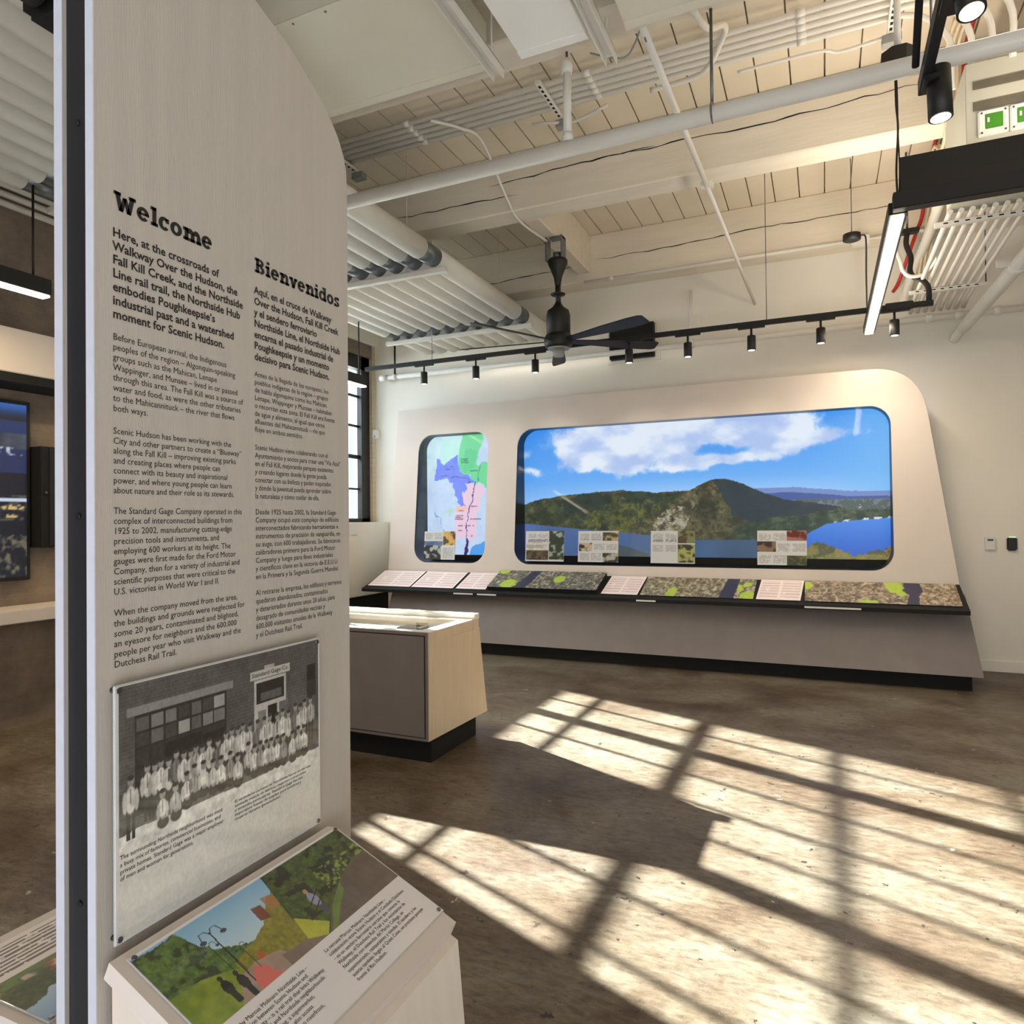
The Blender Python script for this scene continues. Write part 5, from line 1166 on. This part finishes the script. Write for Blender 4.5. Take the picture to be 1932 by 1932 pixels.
# reading lecterns on both sides of the panel
def lectern(sgn, lab, y0, y1, fn, nu, nv):
    """sgn +1: faces the open floor, -1: the twin on the far side"""
    xw = -0.995 if sgn > 0 else -1.0965
    L = thing('reading_lectern', lab, 'lectern', (xw+sgn*0.16, (y0+y1)/2, 0), 'reading lecterns on the welcome panel')
    wv = Vector((sgn*0.9152, 0, -0.4031)) if sgn > 0 else Vector((-1, 0, 0)); nv_ = Vector((0.4031, 0, 0.9152)) if sgn > 0 else Vector((0, 0, 1))
    T = Vector((xw+sgn*0.015, 0, 0.947 if sgn > 0 else 0.812)); zi, zo = (0.928, 0.778) if sgn > 0 else (0.778, 0.778)
    P = lambda y, s, h: T+Vector((0, y, 0))+wv*s+nv_*h
    mb = MB(); W = 0.338
    q = [(y0, 0), (y1-0.012, 0), (y1, 0.012), (y1-0.008, W), (y0, W)]
    mb.prism([P(y, s, 0) for y, s in q], nv_*-0.03); mb.build('sloped_top', OFFW, L)
    xf = xw+sgn*0.335
    mb = MB()
    a = [mb.bm.verts.new(Vector(p)) for p in ((xw+sgn*0.005, y0+0.012, 0), (xf+sgn*0.06, y0+0.012, 0), (xf+sgn*0.06, y1-0.01, 0), (xw+sgn*0.005, y1-0.01, 0))]
    b = [mb.bm.verts.new(Vector(p)) for p in ((xw+sgn*0.005, y0+0.012, zi), (xf-sgn*0.006, y0+0.012, zo), (xf-sgn*0.006, y1-0.01, zo), (xw+sgn*0.005, y1-0.01, zi))]
    mb.bm.faces.new(a[::-1]); mb.bm.faces.new(b)
    for i in range(4): mb.bm.faces.new((a[i], a[(i+1) % 4], b[(i+1) % 4], b[i]))
    mb.build('cabinet', BEIGE, L)
    ya, yb = y0+0.018, y1-0.004
    mb = MB(); mb.prism([P(ya, 0.014, 0.0005), P(yb, 0.014, 0.0005), P(yb-0.004, 0.306, 0.0005), P(ya, 0.306, 0.0005)], nv_*0.004); pl_ = mb.build('acrylic_plate', ACRY, L)
    if sgn > 0: O, U = P(ya+0.001, 0.305, 0.0049), Vector((0, yb-ya-0.006, 0))
    else: O, U = P(yb-0.005, 0.305, 0.0049), Vector((0, -(yb-ya-0.006), 0))
    picture('trail_print' if sgn > 0 else 'river_print', O, tuple(U), tuple(wv*-0.290), nu, nv, fn, PRINTA if sgn > 0 else PRINT, pl_)
    for y, s in ((ya+0.008, 0.02), (yb-0.008, 0.02), (yb-0.012, 0.298), (ya+0.008, 0.298)):
        c = P(y, s, 0.004); MB().cyl(c, c+nv_*0.003, 0.0042, 12).build('plate_screw', STEEL, pl_)
    return L, P, wv
def trail(u, v):
    # u: 0.725..1.209 along the lectern; v: 0 bottom .. 1 top of the plate
    y = 0.727+u*0.478; s = 0.305-v*0.290
    n = fbm(y*60, s*60, 1, 5); n2 = fbm(y*170, s*170, 2, 4)
    img = np.zeros(u.shape+(3,)); img[:] = np.array((228, 224, 226))/255
    ph = (s > .020) & (s < .190)
    left = ph & (y < .995)
    t = np.clip((s-.02)/.10, 0, 1)
    sky = np.stack([np.interp(t, [0, 1], [132, 198]), np.interp(t, [0, 1], [184, 220]), np.interp(t, [0, 1], [222, 232])], -1)/255
    img = np.where(left[..., None], sky, img)
    P = lambda pts: inpoly(y, s, pts)
    # trees on the left, hedge in the middle distance
    tl = left & (s > np.interp(y, [.72, .80, .815, .83, .86, .90], [.02, .022, .06, .085, .105, .12])+.02*(n-.5))
    img = np.where(tl[..., None], np.stack([52+70*n2, 78+72*n2, 34+30*n2], -1)/255, img)
    img = mixc(img, (36, 46, 26), tl*sstep(.5, .62, n)*(y < .83)*0.7)
    grass = left & (s > np.interp(y, [.72, .78, .82, .86], [.11, .115, .13, .15])) & (y < .86); img = np.where(grass[..., None], np.stack([96+60*n, 124+44*n, 40+20*n], -1)/255, img)
    bush = left & (s > np.interp(y, [.84, .88, .92, .945, .96, .975, .995], [.125, .115, .10, .075, .062, .058, .05])+.012*(n-.5)); img = np.where((bush & (y > .835))[..., None], np.stack([104+64*n2, 106+50*n2, 40+20*n2], -1)/255, img)
    img = mixc(img, (120, 64, 46), P([(.925, .062), (.945, .066), (.942, .098), (.922, .092)])); img = mixc(img, (176, 120, 84), P([(.952, .055), (.985, .062), (.985, .09), (.952, .085)])*0.8)
    img = mixc(img, (196, 92, 50), P([(.872, .135), (.882, .137), (.880, .155), (.868, .150)]))
    # path
    path = P([(.79, .20), (.825, .15), (.86, .145), (.905, .155), (.93, .20)]); img = np.where((path*left > 0)[..., None], np.stack([150+26*n, 128+22*n, 116+20*n], -1)/255, img)
    img = mixc(img, (214, 108, 100), P([(.835, .20), (.838, .165), (.855, .150), (.868, .160), (.882, .20)])*left)
    # grass wedge and the darker woodland picture
    right = ph & (y >= .985-.0*s)
    bgc = np.stack([34+66*n2, 56+64*n2, 26+26*n2], -1)/255
    img = np.where((ph & (y > np.interp(s, [.02, .09, .125, .16, .19], [.988, .972, .965, .99, .985])))[..., None], bgc, img)
    img = mixc(img, (20, 26, 18), right*sstep(.50, .66, n)*0.8*(s < .15)); img = mixc(img, (150, 168, 80), right*(y > 1.07)*(s > .07)*(s < .12)*sstep(.5, .66, n2)*0.8)
    img = np.where((P([(.955, .178), (.968, .125), (1.012, .172), (.99, .190), (.94, .192)])*ph > 0)[..., None], np.stack([158+50*n, 166+40*n, 54+16*n], -1)/255, img)
    dp = P([(.995, .192), (1.04, .150), (1.11, .115), (1.17, .095), (1.205, .10), (1.215, .192)])*ph; img = np.where((dp > 0)[..., None], np.stack([86+26*n, 76+22*n, 68+20*n], -1)/255, img)
    img = np.where((P([(1.0, .192), (1.045, .150), (1.10, .12), (1.09, .14), (1.05, .165), (1.015, .192)])*ph > 0)[..., None], np.stack([92+30*n, 116+30*n, 58+14*n], -1)/255, img)
    gp = P([(.90, .192), (.90, .165), (.955, .172), (.99, .190), (1.0, .192)])*ph; img = np.where((gp > 0)[..., None], np.stack([112+26*n, 98+20*n, 88+20*n], -1)/255, img)
    def st(pts, wd, c):
        nonlocal img
        img = mixc(img, c, (segd(y, s, pts) < wd)*ph)
    for (bx, bs, tx, ts, k) in ((.838, .170, .843, .055, 1.0), (.862, .158, .862, .105, .5), (.826, .150, .826, .075, .6), (.842, .148, .842, .10, .35)):
        st([(bx, bs), (tx, ts)], .0012*max(k, .5), (36, 44, 52))
        st([(tx, ts+.004*k), (tx-.006*k, ts-.006*k), (tx-.016*k, ts-.006*k), (tx-.020*k, ts+.008*k)], .0009*max(k, .5), (40, 50, 60)); st([(tx, ts+.004*k), (tx+.006*k, ts-.006*k), (tx+.016*k, ts-.006*k), (tx+.020*k, ts+.008*k)], .0009*max(k, .5), (40, 50, 60))
        for sg in (-1, 1): img = mixc(img, (44, 58, 70), (np.hypot((y-tx-sg*.020*k)/(.006*k), (s-ts-.011*k)/(.004*k)) < 1)*ph)
    def person(px, ps, h, c1, c2, c3):
        nonlocal img
        img = mixc(img, c2, P([(px-.006*h, ps+.012*h), (px+.006*h, ps+.012*h), (px+.005*h, ps+.036*h), (px-.005*h, ps+.036*h)])*ph); img = mixc(img, c1, (np.hypot((y-px)/(.009*h), (s-ps-.001*h)/(.016*h)) < 1)*ph); img = mixc(img, c3, (np.hypot((y-px)/(.0045*h), (s-ps+.020*h)/(.006*h)) < 1)*ph)
    person(.800, .150, .9, (34, 36, 40), (30, 30, 34), (60, 48, 40)); person(.824, .158, .9, (28, 28, 32), (24, 26, 34), (60, 46, 38))
    person(1.028, .118, 1.05, (150, 152, 186), (70, 78, 100), (178, 140, 108))
    for a in ((.99, .15, 1.06, .115), (.985, .14, 1.05, .105)): st([(a[0], a[1]), (a[2], a[3])], .0012, (40, 38, 30))
    return img
L1, PL, WV = lectern(1, 'white sloped lectern with a colour photo of a trail, fixed to the welcome panel', 0.705, 1.217, trail, 420, 250)
q0 = PL(0, 0, 0.0055)
paragraph('spanish_text', ['La cercana Marcus Molinaro Northside Line \u2013', 'colaboraci\u00f3n entre Scenic Hudson y el Condado Dutchess', '\u2013 es un sendero ferroviario cercano que conecta la', 'Walkway, el Dutchess Rail Trail y los vecindarios de', 'Northside con viviendas del Marist College, un', 'supermercado, restaurantes y tiendas. El sendero y las', 'aceras tambi\u00e9n llegan al Quiet Cove, un precioso parque', 'frente al R\u00edo Hudson.'], tuple(q0+Vector((0, 0.957, 0))), X, WV*-1, -0.212, -0.287, 0.226, INK, L1, 0.0)
paragraph('english_text', ['The nearby Marcus Molinaro Northside Line \u2013', 'a collaboration between Scenic Hudson and', 'Dutchess County \u2013 is a rail trail that links Walkway', 'with the Rail Trail and Northside neighborhoods', 'with housing, shopping, a supermarket,', 'and more. The trail can also access', 'Quiet Cove Park, a Hudson riverfront,', 'and other destinations.'], tuple(q0+Vector((0, 0.735, 0))), X, WV*-1, -0.212, -0.287, 0.195, INK, L1, 0.0)
def river_print(u, v):
    n = fbm(u*18, v*12, 3, 5); n2 = fbm(u*50, v*34, 4, 4)
    img = np.zeros(u.shape+(3,)); img[:] = np.array((232, 224, 222))/255
    top = v > .42
    img = np.where(top[..., None], np.stack([np.interp(v, [.6, 1], [196, 140]), np.interp(v, [.6, 1], [216, 178]), np.interp(v, [.6, 1], [232, 214])], -1)/255, img)
    hill = (v < .74+.10*(n-.5)+.10*np.sin(u*7)) & top; img = np.where(hill[..., None], np.stack([40+50*n2, 56+46*n2, 28+22*n2], -1)/255, img)
    img = mixc(img, (150, 84, 66), hill*(np.abs(np.sin(u*9+1)) > .8)*sstep(.4, .6, n)); img = mixc(img, (190, 170, 150), hill*(v < .56)*sstep(.55, .7, n)); img = mixc(img, (96, 124, 62), hill*(v < .52)*sstep(.4, .6, 1-n))
    m = ((u > .03) & (u < .97) & (np.abs(u-.5) > .02))*(v < .36)*(v > .05)*(np.sin(v*150) > 0)*(n2 > .32); img = mixc(img, (92, 84, 84), m*0.85)
    return img
lectern(-1, 'low white lectern on the brick wall side of the welcome panel, print with blue sky', 0.690, 1.20, river_print, 260, 150)
